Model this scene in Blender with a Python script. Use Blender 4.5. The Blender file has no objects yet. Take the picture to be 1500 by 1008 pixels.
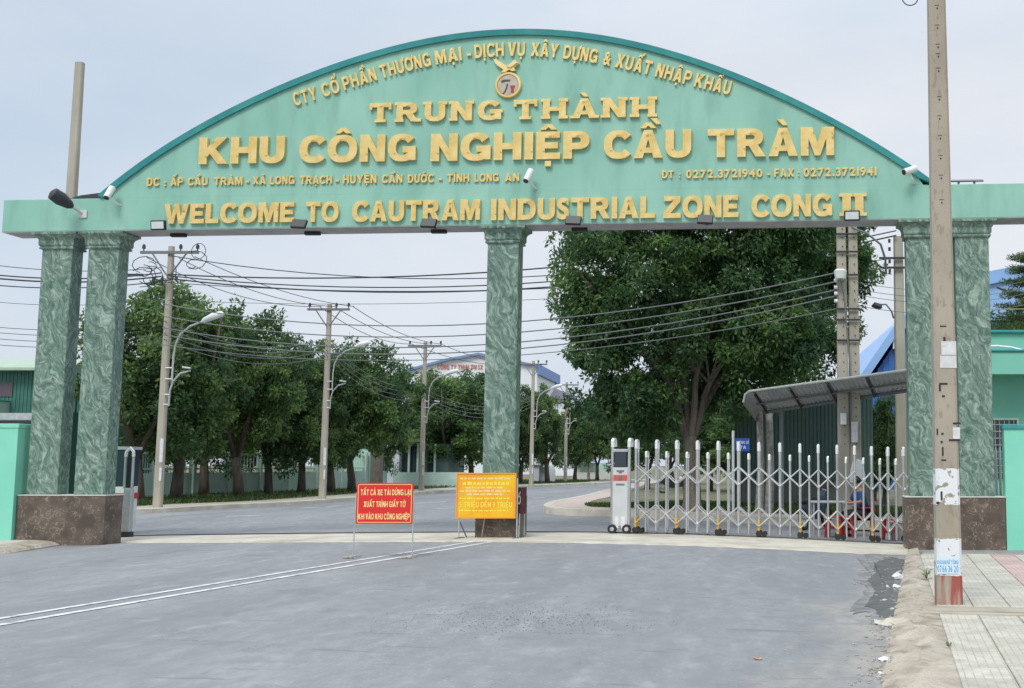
import bpy, bmesh, math, random
import numpy as np
from mathutils import Vector, Matrix
random.seed(7)
S = bpy.context.scene
COL = S.collection
R = math.radians
# ------------------------------------------------------------ camera
CAMZ, PITCH, F, CX, CY = 1.5, .1075, 1640., 1063.3, 504.
cam = bpy.data.objects.new('camera', bpy.data.cameras.new('camera'))
COL.objects.link(cam); S.camera = cam
cam.location = (0, 0, CAMZ); cam.rotation_euler = (math.pi/2+PITCH, 0, 0)
cam.data.sensor_width = 36; cam.data.lens = F/1500*36
cam.data.shift_x = (750-CX)/1500; cam.data.shift_y = 0
cam.data.clip_start = .05; cam.data.clip_end = 3000
# ------------------------------------------------------------ sky, sun, exposure
W = bpy.data.worlds.new('World'); S.world = W; W.use_nodes = True
nt = W.node_tree; nt.nodes.clear(); N = nt.nodes.new; L = nt.links.new
out = N('ShaderNodeOutputWorld'); bg = N('ShaderNodeBackground'); bg.inputs[1].default_value = .075
sky = N('ShaderNodeTexSky'); sky.sky_type = 'NISHITA'; sky.sun_disc = False
sky.sun_elevation = R(52); sky.sun_rotation = R(160)
sky.dust_density = 2
tc = N('ShaderNodeTexCoord')
mp = N('ShaderNodeMapping'); mp.inputs['Scale'].default_value = (1, 1, 2.2)
nz = N('ShaderNodeTexNoise'); nz.inputs['Scale'].default_value = 1.25; nz.inputs['Detail'].default_value = 7; nz.inputs['Roughness'].default_value = .52
cr = N('ShaderNodeValToRGB')
cr.color_ramp.elements[0].position = .38; cr.color_ramp.elements[0].color = (5.7, 6.9, 8.3, 1)
cr.color_ramp.elements[1].position = .68; cr.color_ramp.elements[1].color = (8.6, 8.85, 9.35, 1)
mx = N('ShaderNodeMix'); mx.data_type = 'RGBA'; mx.inputs[0].default_value = .9
# a cloud deck is brighter overhead than at its rim (CIE overcast), gently
sp = N('ShaderNodeSeparateXYZ'); mr = N('ShaderNodeMapRange')
mr.inputs[1].default_value = .35; mr.inputs[2].default_value = 1; mr.inputs[3].default_value = 1; mr.inputs[4].default_value = 2.1
vm = N('ShaderNodeVectorMath'); vm.operation = 'SCALE'
L(tc.outputs['Generated'], mp.inputs[0]); L(mp.outputs[0], nz.inputs['Vector']); L(nz.outputs[0], cr.inputs[0])
L(tc.outputs['Generated'], sp.inputs[0]); L(sp.outputs[2], mr.inputs[0]); L(cr.outputs[0], vm.inputs[0]); L(mr.outputs[0], vm.inputs['Scale'])
L(sky.outputs[0], mx.inputs[6]); L(vm.outputs[0], mx.inputs[7]); L(mx.outputs[2], bg.inputs[0]); L(bg.outputs[0], out.inputs[0])
sun = bpy.data.objects.new('sun', bpy.data.lights.new('sun', 'SUN')); COL.objects.link(sun)
sun.data.energy = 1.5; sun.data.angle = R(22); sun.data.color = (1, .97, .92)
sun.rotation_euler = (R(38), 0, R(-20))     # behind the camera, a little to its left, high
S.view_settings.view_transform = 'Standard'; S.view_settings.look = 'None'
S.view_settings.exposure = .42; S.view_settings.gamma = 1; S.view_settings.use_curve_mapping = False

# ------------------------------------------------------------ geometry of the view: pixel of the 1500 px photo -> place
cp, sn = math.cos(PITCH), math.sin(PITCH)
def ray(px, py):
    a, b = (px-CX)/F, (CY-py)/F
    return Vector((a, cp-b*sn, sn+b*cp))
def P(px, py, Y):
    d = ray(px, py); return Vector((0, 0, CAMZ)) + d*(Y/d.y)
def G(px, py, z=0.):
    d = ray(px, py); return Vector((0, 0, CAMZ)) + d*((z-CAMZ)/d.z)
def gz(x, y):                                        # crown of the road
    u = x-.197*(y-22)+4.6
    z = .07-(.17*(u/7.4)**2 if u > 0 else .15*(u/7.7)**2)
    z = max(z, -.11)
    t = min(1, max(0, (y-25)/9)); return z*(1-t)
def GR(px, py):                                      # on the crowned road
    z = 0
    for _ in range(6):
        p = G(px, py, z); z = gz(p.x, p.y)
    return G(px, py, z)
TH, GO = .067, Vector((0, 21.98, 0))                 # the gateway's own frame
GX = Vector((math.cos(TH), -math.sin(TH), 0)); GQ = Vector((math.sin(TH), math.cos(TH), 0))
def gw(s, q, z): return GO + GX*s + GQ*q + Vector((0, 0, z))
def GP(px, py, q=-.15):                              # pixel -> (s, z) on the gateway plane
    d = ray(px, py); o = Vector((0, 0, CAMZ))-GO-GQ*q
    t = -(o.dot(GQ))/d.dot(GQ); h = o+d*t
    return h.dot(GX), h.z

# ------------------------------------------------------------ mesh building
class MB:
    def __init__(s): s.v = []; s.f = []
    def add(s, vs, fs):
        n = len(s.v); s.v += [tuple(v) for v in vs]; s.f += [tuple(i+n for i in f) for f in fs]
    def box(s, a, b, M=None):
        x0, y0, z0 = a; x1, y1, z1 = b
        vs = [(x0,y0,z0),(x1,y0,z0),(x1,y1,z0),(x0,y1,z0),(x0,y0,z1),(x1,y0,z1),(x1,y1,z1),(x0,y1,z1)]
        if M: vs = [M @ Vector(v) for v in vs]
        s.add(vs, [(3,2,1,0),(4,5,6,7),(0,1,5,4),(1,2,6,5),(2,3,7,6),(3,0,4,7)])
        return s
    def rings(s, rs, cap=True, closed=True):
        n = len(rs[0]); base = len(s.v); 
        for r in rs: s.v += [tuple(p) for p in r]
        for i in range(len(rs)-1):
            for j in range(n if closed else n-1):
                k = (j+1) % n; a = base+i*n
                s.f.append((a+j, a+k, a+n+k, a+n+j))
        if cap:
            s.f.append(tuple(base+j for j in range(n))[::-1]); s.f.append(tuple(base+(len(rs)-1)*n+j for j in range(n)))
        return s
    def tube(s, pts, rad, n=8, cap=True):
        pts = [Vector(p) for p in pts]
        if not hasattr(rad, '__len__'): rad = [rad]*len(pts)
        rs = []; up = None
        for i, p in enumerate(pts):
            t = (pts[min(i+1, len(pts)-1)]-pts[max(i-1, 0)]).normalized()
            if up is None: up = Vector((0, 0, 1)) if abs(t.z) < .9 else Vector((0, 1, 0))
            a = t.cross(up); a = a.normalized() if a.length > 1e-4 else t.orthogonal().normalized()
            b = a.cross(t).normalized(); up = b
            rs.append([p+(a*math.cos(k*2*math.pi/n)+b*math.sin(k*2*math.pi/n))*rad[i] for k in range(n)])
        return s.rings(rs, cap)
    def prism(s, poly, d0, d1, fn):                   # poly in 2-D, fn(a, b, d) -> point
        return s.rings([[fn(a, b, d0) for a, b in poly], [fn(a, b, d1) for a, b in poly]])
    def sphere(s, c, r, sx=1, sy=1, sz=1, n=10, m=6):
        rs = []
        for i in range(m+1):
            t = math.pi*(i+.02)/(m+.04); rs.append([(c[0]+sx*r*math.sin(t)*math.cos(k*2*math.pi/n), c[1]+sy*r*math.sin(t)*math.sin(k*2*math.pi/n), c[2]+sz*r*math.cos(t)) for k in range(n)])
        return s.rings(rs)
    def torus(s, c, Rr, r, ax, n=16, m=8):
        c = Vector(c); ax = Vector(ax).normalized(); u = ax.orthogonal().normalized(); w = ax.cross(u); base = len(s.v)
        for i in range(n):
            d = u*math.cos(i*2*math.pi/n)+w*math.sin(i*2*math.pi/n)
            for j in range(m): s.v.append(tuple(c+d*(Rr+r*math.cos(j*2*math.pi/m))+ax*r*math.sin(j*2*math.pi/m)))
        for i in range(n):
            for j in range(m):
                a, b = i*m, ((i+1) % n)*m; k = (j+1) % m
                s.f.append((base+a+j, base+b+j, base+b+k, base+a+k))
        return s
    def build(s, name, m, parent=None, smooth=False, rel=True, bevel=0, fix=True, **kw):
        me = bpy.data.meshes.new(name)
        vs = s.v
        if parent is not None and rel:
            o0 = parent.location if not parent.parent else parent.location+parent.parent.location
            vs = [(v[0]-o0[0], v[1]-o0[1], v[2]-o0[2]) for v in vs]
        me.from_pydata(vs, [], s.f)
        if fix or bevel:
            bm = bmesh.new(); bm.from_mesh(me)
            if fix: bmesh.ops.recalc_face_normals(bm, faces=bm.faces)
            if bevel: bmesh.ops.bevel(bm, geom=list(bm.edges), offset=bevel, segments=1, affect='EDGES')
            bm.to_mesh(me); bm.free()
        if smooth:
            me.shade_smooth()
            try: me.set_sharp_from_angle(angle=R(35))
            except Exception: pass
        me.materials.append(m)
        return link(name, me, parent, **kw)
def link(name, me, parent=None, loc=None, rot=None, scale=None, **kw):
    o = bpy.data.objects.new(name, me); COL.objects.link(o)
    if parent is not None: o.parent = parent
    if loc is not None: o.location = loc
    if rot is not None: o.rotation_euler = rot
    if scale is not None: o.scale = scale
    for k, v in kw.items(): o[k] = v
    return o
def thing(name, label, cat, loc=(0, 0, 0), rz=0, group=None):
    o = link(name, None, loc=Vector(loc), rot=(0, 0, rz), label=label, category=cat); o.empty_display_size = .2
    if group: o['group'] = group
    return o
def top(label, cat, group=None):
    d = dict(label=label, category=cat)
    if group: d['group'] = group
    return d

# ------------------------------------------------------------ materials
MATS = {}
def mat(name, col=(.5, .5, .5), col2=None, scale=4., rough=.7, bump=0., bscale=40., metal=0., lo=.35, hi=.65, detail=5., stretch=(1, 1, 1), col3=None, s3=1., lo3=.55, hi3=.75, obj=True, st3=(1, 1, 1), rot=(0, 0, 0), warp=0., spec=.5, bdist=.02):
    if name in MATS: return MATS[name]
    m = bpy.data.materials.new(name); m.use_nodes = True; t = m.node_tree; b = t.nodes['Principled BSDF']
    N = t.nodes.new; L = t.links.new
    b.inputs['Roughness'].default_value = rough; b.inputs['Metallic'].default_value = metal
    b.inputs['Specular IOR Level'].default_value = spec
    tc = N('ShaderNodeTexCoord'); src = tc.outputs['Object']
    def noise(sc, st, det=detail):
        mp = N('ShaderNodeMapping'); mp.inputs['Scale'].default_value = st; mp.inputs['Rotation'].default_value = rot
        n = N('ShaderNodeTexNoise'); n.inputs['Scale'].default_value = sc; n.inputs['Detail'].default_value = det; n.inputs['Distortion'].default_value = warp
        L(src, mp.inputs[0]); L(mp.outputs[0], n.inputs['Vector']); return n.outputs[0]
    def ramp(x, a, bb):
        r = N('ShaderNodeMapRange'); r.inputs[1].default_value = a; r.inputs[2].default_value = bb; L(x, r.inputs[0]); return r.outputs[0]
    def mix(f, a, bb):
        x = N('ShaderNodeMix'); x.data_type = 'RGBA'; L(f, x.inputs[0])
        for i, c in ((6, a), (7, bb)):
            if isinstance(c, tuple): x.inputs[i].default_value = (*c, 1)
            else: L(c, x.inputs[i])
        return x.outputs[2]
    c = None
    if col2:
        c = mix(ramp(noise(scale, stretch), lo, hi), col, col2)
        if col3: c = mix(ramp(noise(s3, st3, 8), lo3, hi3), c, col3)
        L(c, b.inputs['Base Color'])
    else: b.inputs['Base Color'].default_value = (*col, 1)
    if bump:
        bp = N('ShaderNodeBump'); bp.inputs['Strength'].default_value = bump; bp.inputs['Distance'].default_value = bdist
        L(noise(bscale, (1, 1, 1), 4), bp.inputs['Height']); L(bp.outputs[0], b.inputs['Normal'])
    m['c'] = 1; MATS[name] = m
    return m
def nodes(m):
    t = m.node_tree; return t, t.nodes['Principled BSDF'], t.nodes.new, t.links.new

M_mint = mat('mint_paint', (.225, .465, .37), (.29, .54, .435), .9, .62, .08, 90, stretch=(1, 1, .6), col3=(.17, .36, .285), s3=1.9, lo3=.50, hi3=.92, st3=(1.8, 1, .45))
M_mint2 = mat('bright_mint_paint', (.21, .62, .46), (.26, .68, .51), .8, .6, .06, 60, col3=(.16, .47, .36), s3=1.2, lo3=.6, hi3=.9, st3=(2, 2, .5))
M_mint3 = mat('guardhouse_paint', (.18, .52, .40), (.22, .56, .44), .8, .6)
M_teal = mat('teal_trim_paint', (.028, .245, .25), (.05, .32, .31), 2.5, .5, .05, 30)
M_soffit = mat('grey_soffit_render', (.33, .32, .34), (.42, .41, .42), 3, .8, .1, 40)
M_ledge = mat('pale_stone_ledge', (.52, .54, .50), (.62, .62, .56), 8, .4)
M_conc = mat('weathered_concrete', (.34, .30, .235), (.43, .385, .31), 3, .85, .25, 60, col3=(.25, .22, .18), s3=1.3, lo3=.6, hi3=.85, stretch=(1, 1, .4), bdist=.01)
M_conc_pole = mat('pole_concrete', (.36, .325, .265), (.45, .41, .34), 3, .85, .2, 60, stretch=(1, 1, .3), bdist=.01)
M_kerb = mat('pale_kerb_concrete', (.46, .42, .34), (.58, .54, .45), 2.2, .88, .3, 25, col3=(.33, .28, .21), s3=.8, lo3=.52, hi3=.8)
M_dirt = mat('sandy_dirt', (.38, .325, .255), (.50, .44, .36), 2.6, .95, .9, 18, col3=(.22, .18, .135), s3=4., lo3=.5, hi3=.75, bdist=.05)
M_soil = mat('verge_soil', (.10, .12, .055), (.20, .17, .10), .8, .95, .6, 9, col3=(.30, .25, .17), s3=.5, lo3=.58, hi3=.75, bdist=.05)
M_steel = mat('brushed_stainless', (.50, .51, .515), (.68, .68, .675), 9, .26, metal=.6, stretch=(1, 1, .2))
M_steel2 = mat('dull_galvanised', (.45, .46, .46), (.56, .57, .56), 8, .5, metal=.4)
M_white = mat('white_plastic', (.78, .79, .78), (.7, .71, .7), 10, .4)
M_black = mat('black_plastic', (.018, .019, .022), rough=.45)
M_rubber = mat('black_rubber', (.02, .02, .02), (.035, .033, .03), 30, .85)
M_glass = mat('dark_glass', (.03, .04, .05), rough=.12, spec=.8)
M_wire = mat('black_cable', (.035, .036, .042), rough=.6)
M_wire2 = mat('grey_cable', (.16, .17, .17), rough=.6)
M_bark = mat('bark', (.12, .098, .08), (.215, .18, .15), 5, .95, .8, 18, stretch=(2, 2, .4), bdist=.04)
M_bark2 = mat('dark_bark', (.07, .058, .046), (.13, .108, .085), 5, .95, .8, 18, stretch=(2, 2, .4), bdist=.04)
M_red = mat('red_sign_paint', (.72, .022, .018), rough=.45)
M_redp = mat('red_plastic', (.45, .02, .02), rough=.35)
M_cream = mat('yellow_lettering', (.9, .72, .30), rough=.6)
M_yell = mat('yellow_sign_paint', (.86, .36, .01), (.86, .52, .015), 2.2, .45, lo=.4, hi=.6)
M_orange = mat('orange_frame', (.85, .33, .03), rough=.5)
M_yl1 = mat('pale_yellow_lettering', (.9, .72, .08), rough=.6)
M_yl2 = mat('peach_lettering', (.92, .62, .30), rough=.6)
M_yleg = mat('yellow_leg_paint', (.72, .45, .06), (.5, .34, .1), 20, .5)
M_maroon = mat('maroon_sign_paint', (.07, .012, .018), rough=.5)
M_bluesign = mat('blue_sign_paint', (.025, .09, .42), rough=.4)
M_fencew = mat('pale_mint_fence', (.38, .53, .46), (.48, .62, .55), 1.5, .75)
M_dkgreen = mat('dark_green_sheet', (.04, .15, .12), (.055, .19, .15), 2, .5)
M_ltgreen = mat('pale_green_sheet', (.36, .46, .34), (.42, .52, .40), 2, .5)
M_shedgreen = mat('green_grey_sheet', (.075, .125, .115), (.11, .165, .15), 1.2, .55, stretch=(1, 1, .3))
M_roof = mat('grey_fibre_sheet', (.42, .43, .43), (.54, .55, .54), 1.5, .7, stretch=(1, 1, 1))
M_blue = mat('blue_cladding', (.03, .13, .42), (.04, .16, .48), 2, .45)
M_blueroof = mat('light_blue_roof', (.25, .43, .74), (.30, .48, .78), 1, .45)
M_bluetrim = mat('blue_trim', (.19, .27, .48), rough=.45)
M_factory = mat('white_cladding', (.78, .80, .82), (.70, .73, .76), .3, .6)
M_whitewall = mat('white_render', (.50, .55, .60), (.58, .62, .66), 1, .7)
M_pink = mat('pink_paving', (.44, .36, .31), (.52, .43, .38), 3, .85, .2, 40)
M_navy = mat('navy_cloth', (.02, .05, .17), (.03, .075, .24), 9, .85, .2, 60)
M_trouser = mat('dark_trousers', (.02, .022, .03), rough=.9)
M_skin = mat('skin', (.36, .19, .12), rough=.55)
M_hair = mat('black_hair', (.012, .01, .009), rough=.6)
M_paper = mat('white_paper', (.72, .72, .72), (.6, .6, .6), 14, .8)
M_bluepr = mat('blue_print', (.12, .38, .66), rough=.7)
M_lens = mat('lamp_glass', (.62, .66, .68), (.72, .74, .74), 6, .2)
M_lineP = mat('worn_road_paint', (.74, .74, .73), (.62, .62, .61), 3, .75, col3=(.33, .33, .335), s3=9, lo3=.50, hi3=.66, detail=8)
M_gold = mat('gold_foil', (.74, .52, .17), (.88, .68, .30), 2.2, .36, .12, 5, metal=.4, col3=(.34, .20, .08), s3=3.2, lo3=.62, hi3=.76, bdist=.03)
M_goldside = M_gold
M_emblem = mat('emblem_face', (.44, .37, .30), (.58, .48, .38), 6, .5)

# asphalt: dusty grey, streaked along the road, scuffs and darker patches
M_asph = mat('dusty_asphalt', (.248, .250, .256), (.325, .326, .331), .55, .86, .5, 150, col3=(.200, .203, .208), s3=1.0, lo3=.52, hi3=.74, stretch=(1, .16, 1), st3=(1, .22, 1), rot=(0, 0, -.19), bdist=.006, warp=.6)
t, b, N, L = nodes(M_asph)
old = b.inputs['Base Color'].links[0].from_socket
tc = N('ShaderNodeTexCoord')
def mapnoise(sc, st, det=6, rz=0.):
    mp = N('ShaderNodeMapping'); mp.inputs['Scale'].default_value = st; mp.inputs['Rotation'].default_value = (0, 0, rz)
    n = N('ShaderNodeTexNoise'); n.inputs['Scale'].default_value = sc; n.inputs['Detail'].default_value = det; n.inputs['Roughness'].default_value = .62
    L(tc.outputs['Object'], mp.inputs[0]); L(mp.outputs[0], n.inputs['Vector'])
    return n.outputs[0]
def rng(x, a, bb, c=0., d=1.):
    r = N('ShaderNodeMapRange'); r.inputs[1].default_value = a; r.inputs[2].default_value = bb; r.inputs[3].default_value = c; r.inputs[4].default_value = d; L(x, r.inputs[0]); return r.outputs[0]
def mixc(f, a, bb):
    x = N('ShaderNodeMix'); x.data_type = 'RGBA'; L(f, x.inputs[0])
    for i, c in ((6, a), (7, bb)):
        if isinstance(c, tuple): x.inputs[i].default_value = (*c, 1)
        else: L(c, x.inputs[i])
    return x.outputs[2]
def mult(a, bb):
    x = N('ShaderNodeMath'); x.operation = 'MULTIPLY'; L(a, x.inputs[0]); L(bb, x.inputs[1]); return x.outputs[0]
c1 = mixc(rng(mapnoise(3.2, (1, .35, 1), 9, -.19), .52, .74, 0, .7), old, (.44, .44, .445))      # pale scuffs
c2 = mixc(mult(rng(mapnoise(45, (1, 1, 1), 3), .40, .56, 1, 0), rng(mapnoise(.42, (1, .6, 1), 3), .50, .68)), c1, (.18, .19, .20))  # coarse patches
c3 = mixc(rng(mapnoise(120, (1, 1, 1), 2), .3, .7, .0, .38), c2, (.22, .225, .24))                # aggregate
sx = N('ShaderNodeSeparateXYZ'); L(tc.outputs['Object'], sx.inputs[0])
# sandy silt gathers along the right-hand gutter
ln = N('ShaderNodeMath'); ln.operation = 'MULTIPLY_ADD'; L(sx.outputs[1], ln.inputs[0]); ln.inputs[1].default_value = -.175; L(sx.outputs[0], ln.inputs[2])
ad = N('ShaderNodeMath'); ad.operation = 'ADD'; L(ln.outputs[0], ad.inputs[0]); L(rng(mapnoise(.9, (1, 1, 1), 7), .3, .7, -.7, .7), ad.inputs[1])
c4 = mixc(mult(rng(ad.outputs[0], -1.3, -.2, 0, .75), rng(sx.outputs[1], 19, 23, 1, 0)), c3, (.42, .38, .31))
c5 = mixc(rng(mapnoise(7, (1, .45, 1), 6, -.19), .38, .62, .0, .5), c4, (.195, .199, .207))
c6 = mixc(rng(mapnoise(2.6, (.28, 1.9, 1), 4, .05), .63, .67, 0, .6), c5, (.17, .172, .175))     # short sideways cracks and skid marks
c7 = mixc(mult(rng(mapnoise(26, (1, 1, 1), 3), .62, .70), rng(mapnoise(.6, (1, .5, 1), 4), .42, .62, .1, .8)), c6, (.46, .46, .46))
# darker wheel tracks following the lanes, dust between them
def lane(off_, w_):
    m1 = N('ShaderNodeMath'); m1.operation = 'MULTIPLY_ADD'; L(sx.outputs[1], m1.inputs[0]); m1.inputs[1].default_value = -.197; L(sx.outputs[0], m1.inputs[2])
    m2 = N('ShaderNodeMath'); m2.operation = 'ADD'; L(m1.outputs[0], m2.inputs[0]); m2.inputs[1].default_value = -off_
    m3 = N('ShaderNodeMath'); m3.operation = 'ABSOLUTE'; L(m2.outputs[0], m3.inputs[0])
    return rng(m3.outputs[0], 0, w_, 1, 0)
cc = c7
for off_ in (-7.9, -6.2, -3.6, -1.9): cc = mixc(mult(lane(off_+1.3-1.0, .75), rng(mapnoise(.8, (1, .2, 1), 4, -.19), .35, .7, .1, .42)), cc, (.20, .204, .212))
c8 = mixc(mult(rng(mapnoise(1.4, (1, .8, 1), 5), .60, .66, 0, .55), rng(mapnoise(70, (1, 1, 1), 2), .45, .55)), cc, (.155, .157, .16))   # oil-dark pocked spots
c9 = mixc(rng(mapnoise(.35, (1, .35, 1), 5, -.19), .48, .60, 0, .34), c8, (.20, .204, .208))      # broad repaved-looking areas
mpv = N('ShaderNodeMapping'); mpv.inputs['Scale'].default_value = (.5, .32, 1); mpv.inputs['Rotation'].default_value = (0, 0, .5); L(tc.outputs['Object'], mpv.inputs[0])
nw = N('ShaderNodeTexNoise'); nw.inputs['Scale'].default_value = 2.2; nw.inputs['Detail'].default_value = 6; L(mpv.outputs[0], nw.inputs['Vector'])
s1 = N('ShaderNodeMath'); s1.operation = 'SUBTRACT'; L(nw.outputs[0], s1.inputs[0]); s1.inputs[1].default_value = .47
s2 = N('ShaderNodeMath'); s2.operation = 'ABSOLUTE'; L(s1.outputs[0], s2.inputs[0])
c10 = mixc(mult(rng(s2.outputs[0], 0, .0022, .55, 0), rng(mapnoise(.7, (1, 1, 1), 3), .52, .6)), c9, (.12, .12, .125))   # hairline cracks
L(c10, b.inputs['Base Color'])

# green marble cladding with swirling pale veins
def marble():
    m = bpy.data.materials.new('green_marble'); m.use_nodes = True; t, b, N, L = nodes(m)
    tc = N('ShaderNodeTexCoord'); mp = N('ShaderNodeMapping'); mp.inputs['Rotation'].default_value = (0, R(33), R(25)); mp.inputs['Scale'].default_value = (1, 1, .8)
    L(tc.outputs['Object'], mp.inputs[0])
    n0 = N('ShaderNodeTexNoise'); n0.inputs['Scale'].default_value = 1.5; n0.inputs['Detail'].default_value = 3; L(mp.outputs[0], n0.inputs['Vector'])
    vs = N('ShaderNodeVectorMath'); vs.operation = 'SUBTRACT'; L(n0.outputs['Color'], vs.inputs[0]); vs.inputs[1].default_value = (.5, .5, .5)
    vm = N('ShaderNodeVectorMath'); vm.operation = 'MULTIPLY_ADD'; L(vs.outputs[0], vm.inputs[0]); vm.inputs[1].default_value = (.85, .85, .85); L(mp.outputs[0], vm.inputs[2])
    mp2 = N('ShaderNodeMapping'); mp2.inputs['Scale'].default_value = (13, 13, 2.4); L(vm.outputs[0], mp2.inputs[0])
    n1 = N('ShaderNodeTexNoise'); n1.inputs['Scale'].default_value = 1.2; n1.inputs['Detail'].default_value = 7; n1.inputs['Roughness'].default_value = .63; n1.inputs['Distortion'].default_value = .55
    L(mp2.outputs[0], n1.inputs['Vector'])
    r = N('ShaderNodeValToRGB'); e = r.color_ramp.elements
    e[0].position = .30; e[0].color = (.050, .105, .080, 1)
    e[1].position = .72; e[1].color = (.42, .50, .43, 1)
    x = e.new(.44); x.color = (.110, .185, .145, 1)
    x = e.new(.53); x.color = (.18, .26, .212, 1)
    x = e.new(.60); x.color = (.27, .36, .30, 1)
    L(n1.outputs[0], r.inputs[0])
    # thin dark cracks
    n2 = N('ShaderNodeTexNoise'); n2.inputs['Scale'].default_value = .75; n2.inputs['Detail'].default_value = 5; n2.inputs['Distortion'].default_value = .4; L(vm.outputs[0], n2.inputs['Vector'])
    ab = N('ShaderNodeMath'); ab.operation = 'SUBTRACT'; L(n2.outputs[0], ab.inputs[0]); ab.inputs[1].default_value = .5
    ab2 = N('ShaderNodeMath'); ab2.operation = 'ABSOLUTE'; L(ab.outputs[0], ab2.inputs[0])
    mr = N('ShaderNodeMapRange'); mr.inputs[1].default_value = .0; mr.inputs[2].default_value = .007; mr.inputs[3].default_value = .55; mr.inputs[4].default_value = 0; L(ab2.outputs[0], mr.inputs[0])
    x = N('ShaderNodeMix'); x.data_type = 'RGBA'; L(mr.outputs[0], x.inputs[0]); L(r.outputs[0], x.inputs[6]); x.inputs[7].default_value = (.05, .11, .085, 1)
    L(x.outputs[2], b.inputs['Base Color'])
    b.inputs['Roughness'].default_value = .38; b.inputs['Specular IOR Level'].default_value = .4
    return m
M_marble = marble()
def granite():
    m = bpy.data.materials.new('brown_granite'); m.use_nodes = True; t, b, N, L = nodes(m)
    tc = N('ShaderNodeTexCoord')
    n0 = N('ShaderNodeTexNoise'); n0.inputs['Scale'].default_value = 3; n0.inputs['Detail'].default_value = 6; L(tc.outputs['Object'], n0.inputs['Vector'])
    r = N('ShaderNodeValToRGB'); e = r.color_ramp.elements
    e[0].position = .35; e[0].color = (.080, .060, .046, 1); e[1].position = .68; e[1].color = (.15, .117, .09, 1); L(n0.outputs[0], r.inputs[0])
    n1 = N('ShaderNodeTexNoise'); n1.inputs['Scale'].default_value = 5.5; n1.inputs['Detail'].default_value = 5; n1.inputs['Distortion'].default_value = 1.6; L(tc.outputs['Object'], n1.inputs['Vector'])
    a = N('ShaderNodeMath'); a.operation = 'SUBTRACT'; a.inputs[1].default_value = .5; L(n1.outputs[0], a.inputs[0])
    a2 = N('ShaderNodeMath'); a2.operation = 'ABSOLUTE'; L(a.outputs[0], a2.inputs[0])
    mr = N('ShaderNodeMapRange'); mr.inputs[1].default_value = 0; mr.inputs[2].default_value = .022; mr.inputs[3].default_value = .85; mr.inputs[4].default_value = 0; L(a2.outputs[0], mr.inputs[0])
    n3 = N('ShaderNodeTexNoise'); n3.inputs['Scale'].default_value = 6; L(tc.outputs['Object'], n3.inputs['Vector'])
    mr3 = N('ShaderNodeMapRange'); mr3.inputs[1].default_value = .42; mr3.inputs[2].default_value = .55; L(n3.outputs[0], mr3.inputs[0])
    ml = N('ShaderNodeMath'); ml.operation = 'MULTIPLY'; L(mr.outputs[0], ml.inputs[0]); L(mr3.outputs[0], ml.inputs[1])
    x = N('ShaderNodeMix'); x.data_type = 'RGBA'; L(ml.outputs[0], x.inputs[0]); L(r.outputs[0], x.inputs[6]); x.inputs[7].default_value = (.42, .33, .25, 1)
    L(x.outputs[2], b.inputs['Base Color']); b.inputs['Roughness'].default_value = .32
    return m
M_granite = granite()
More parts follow.
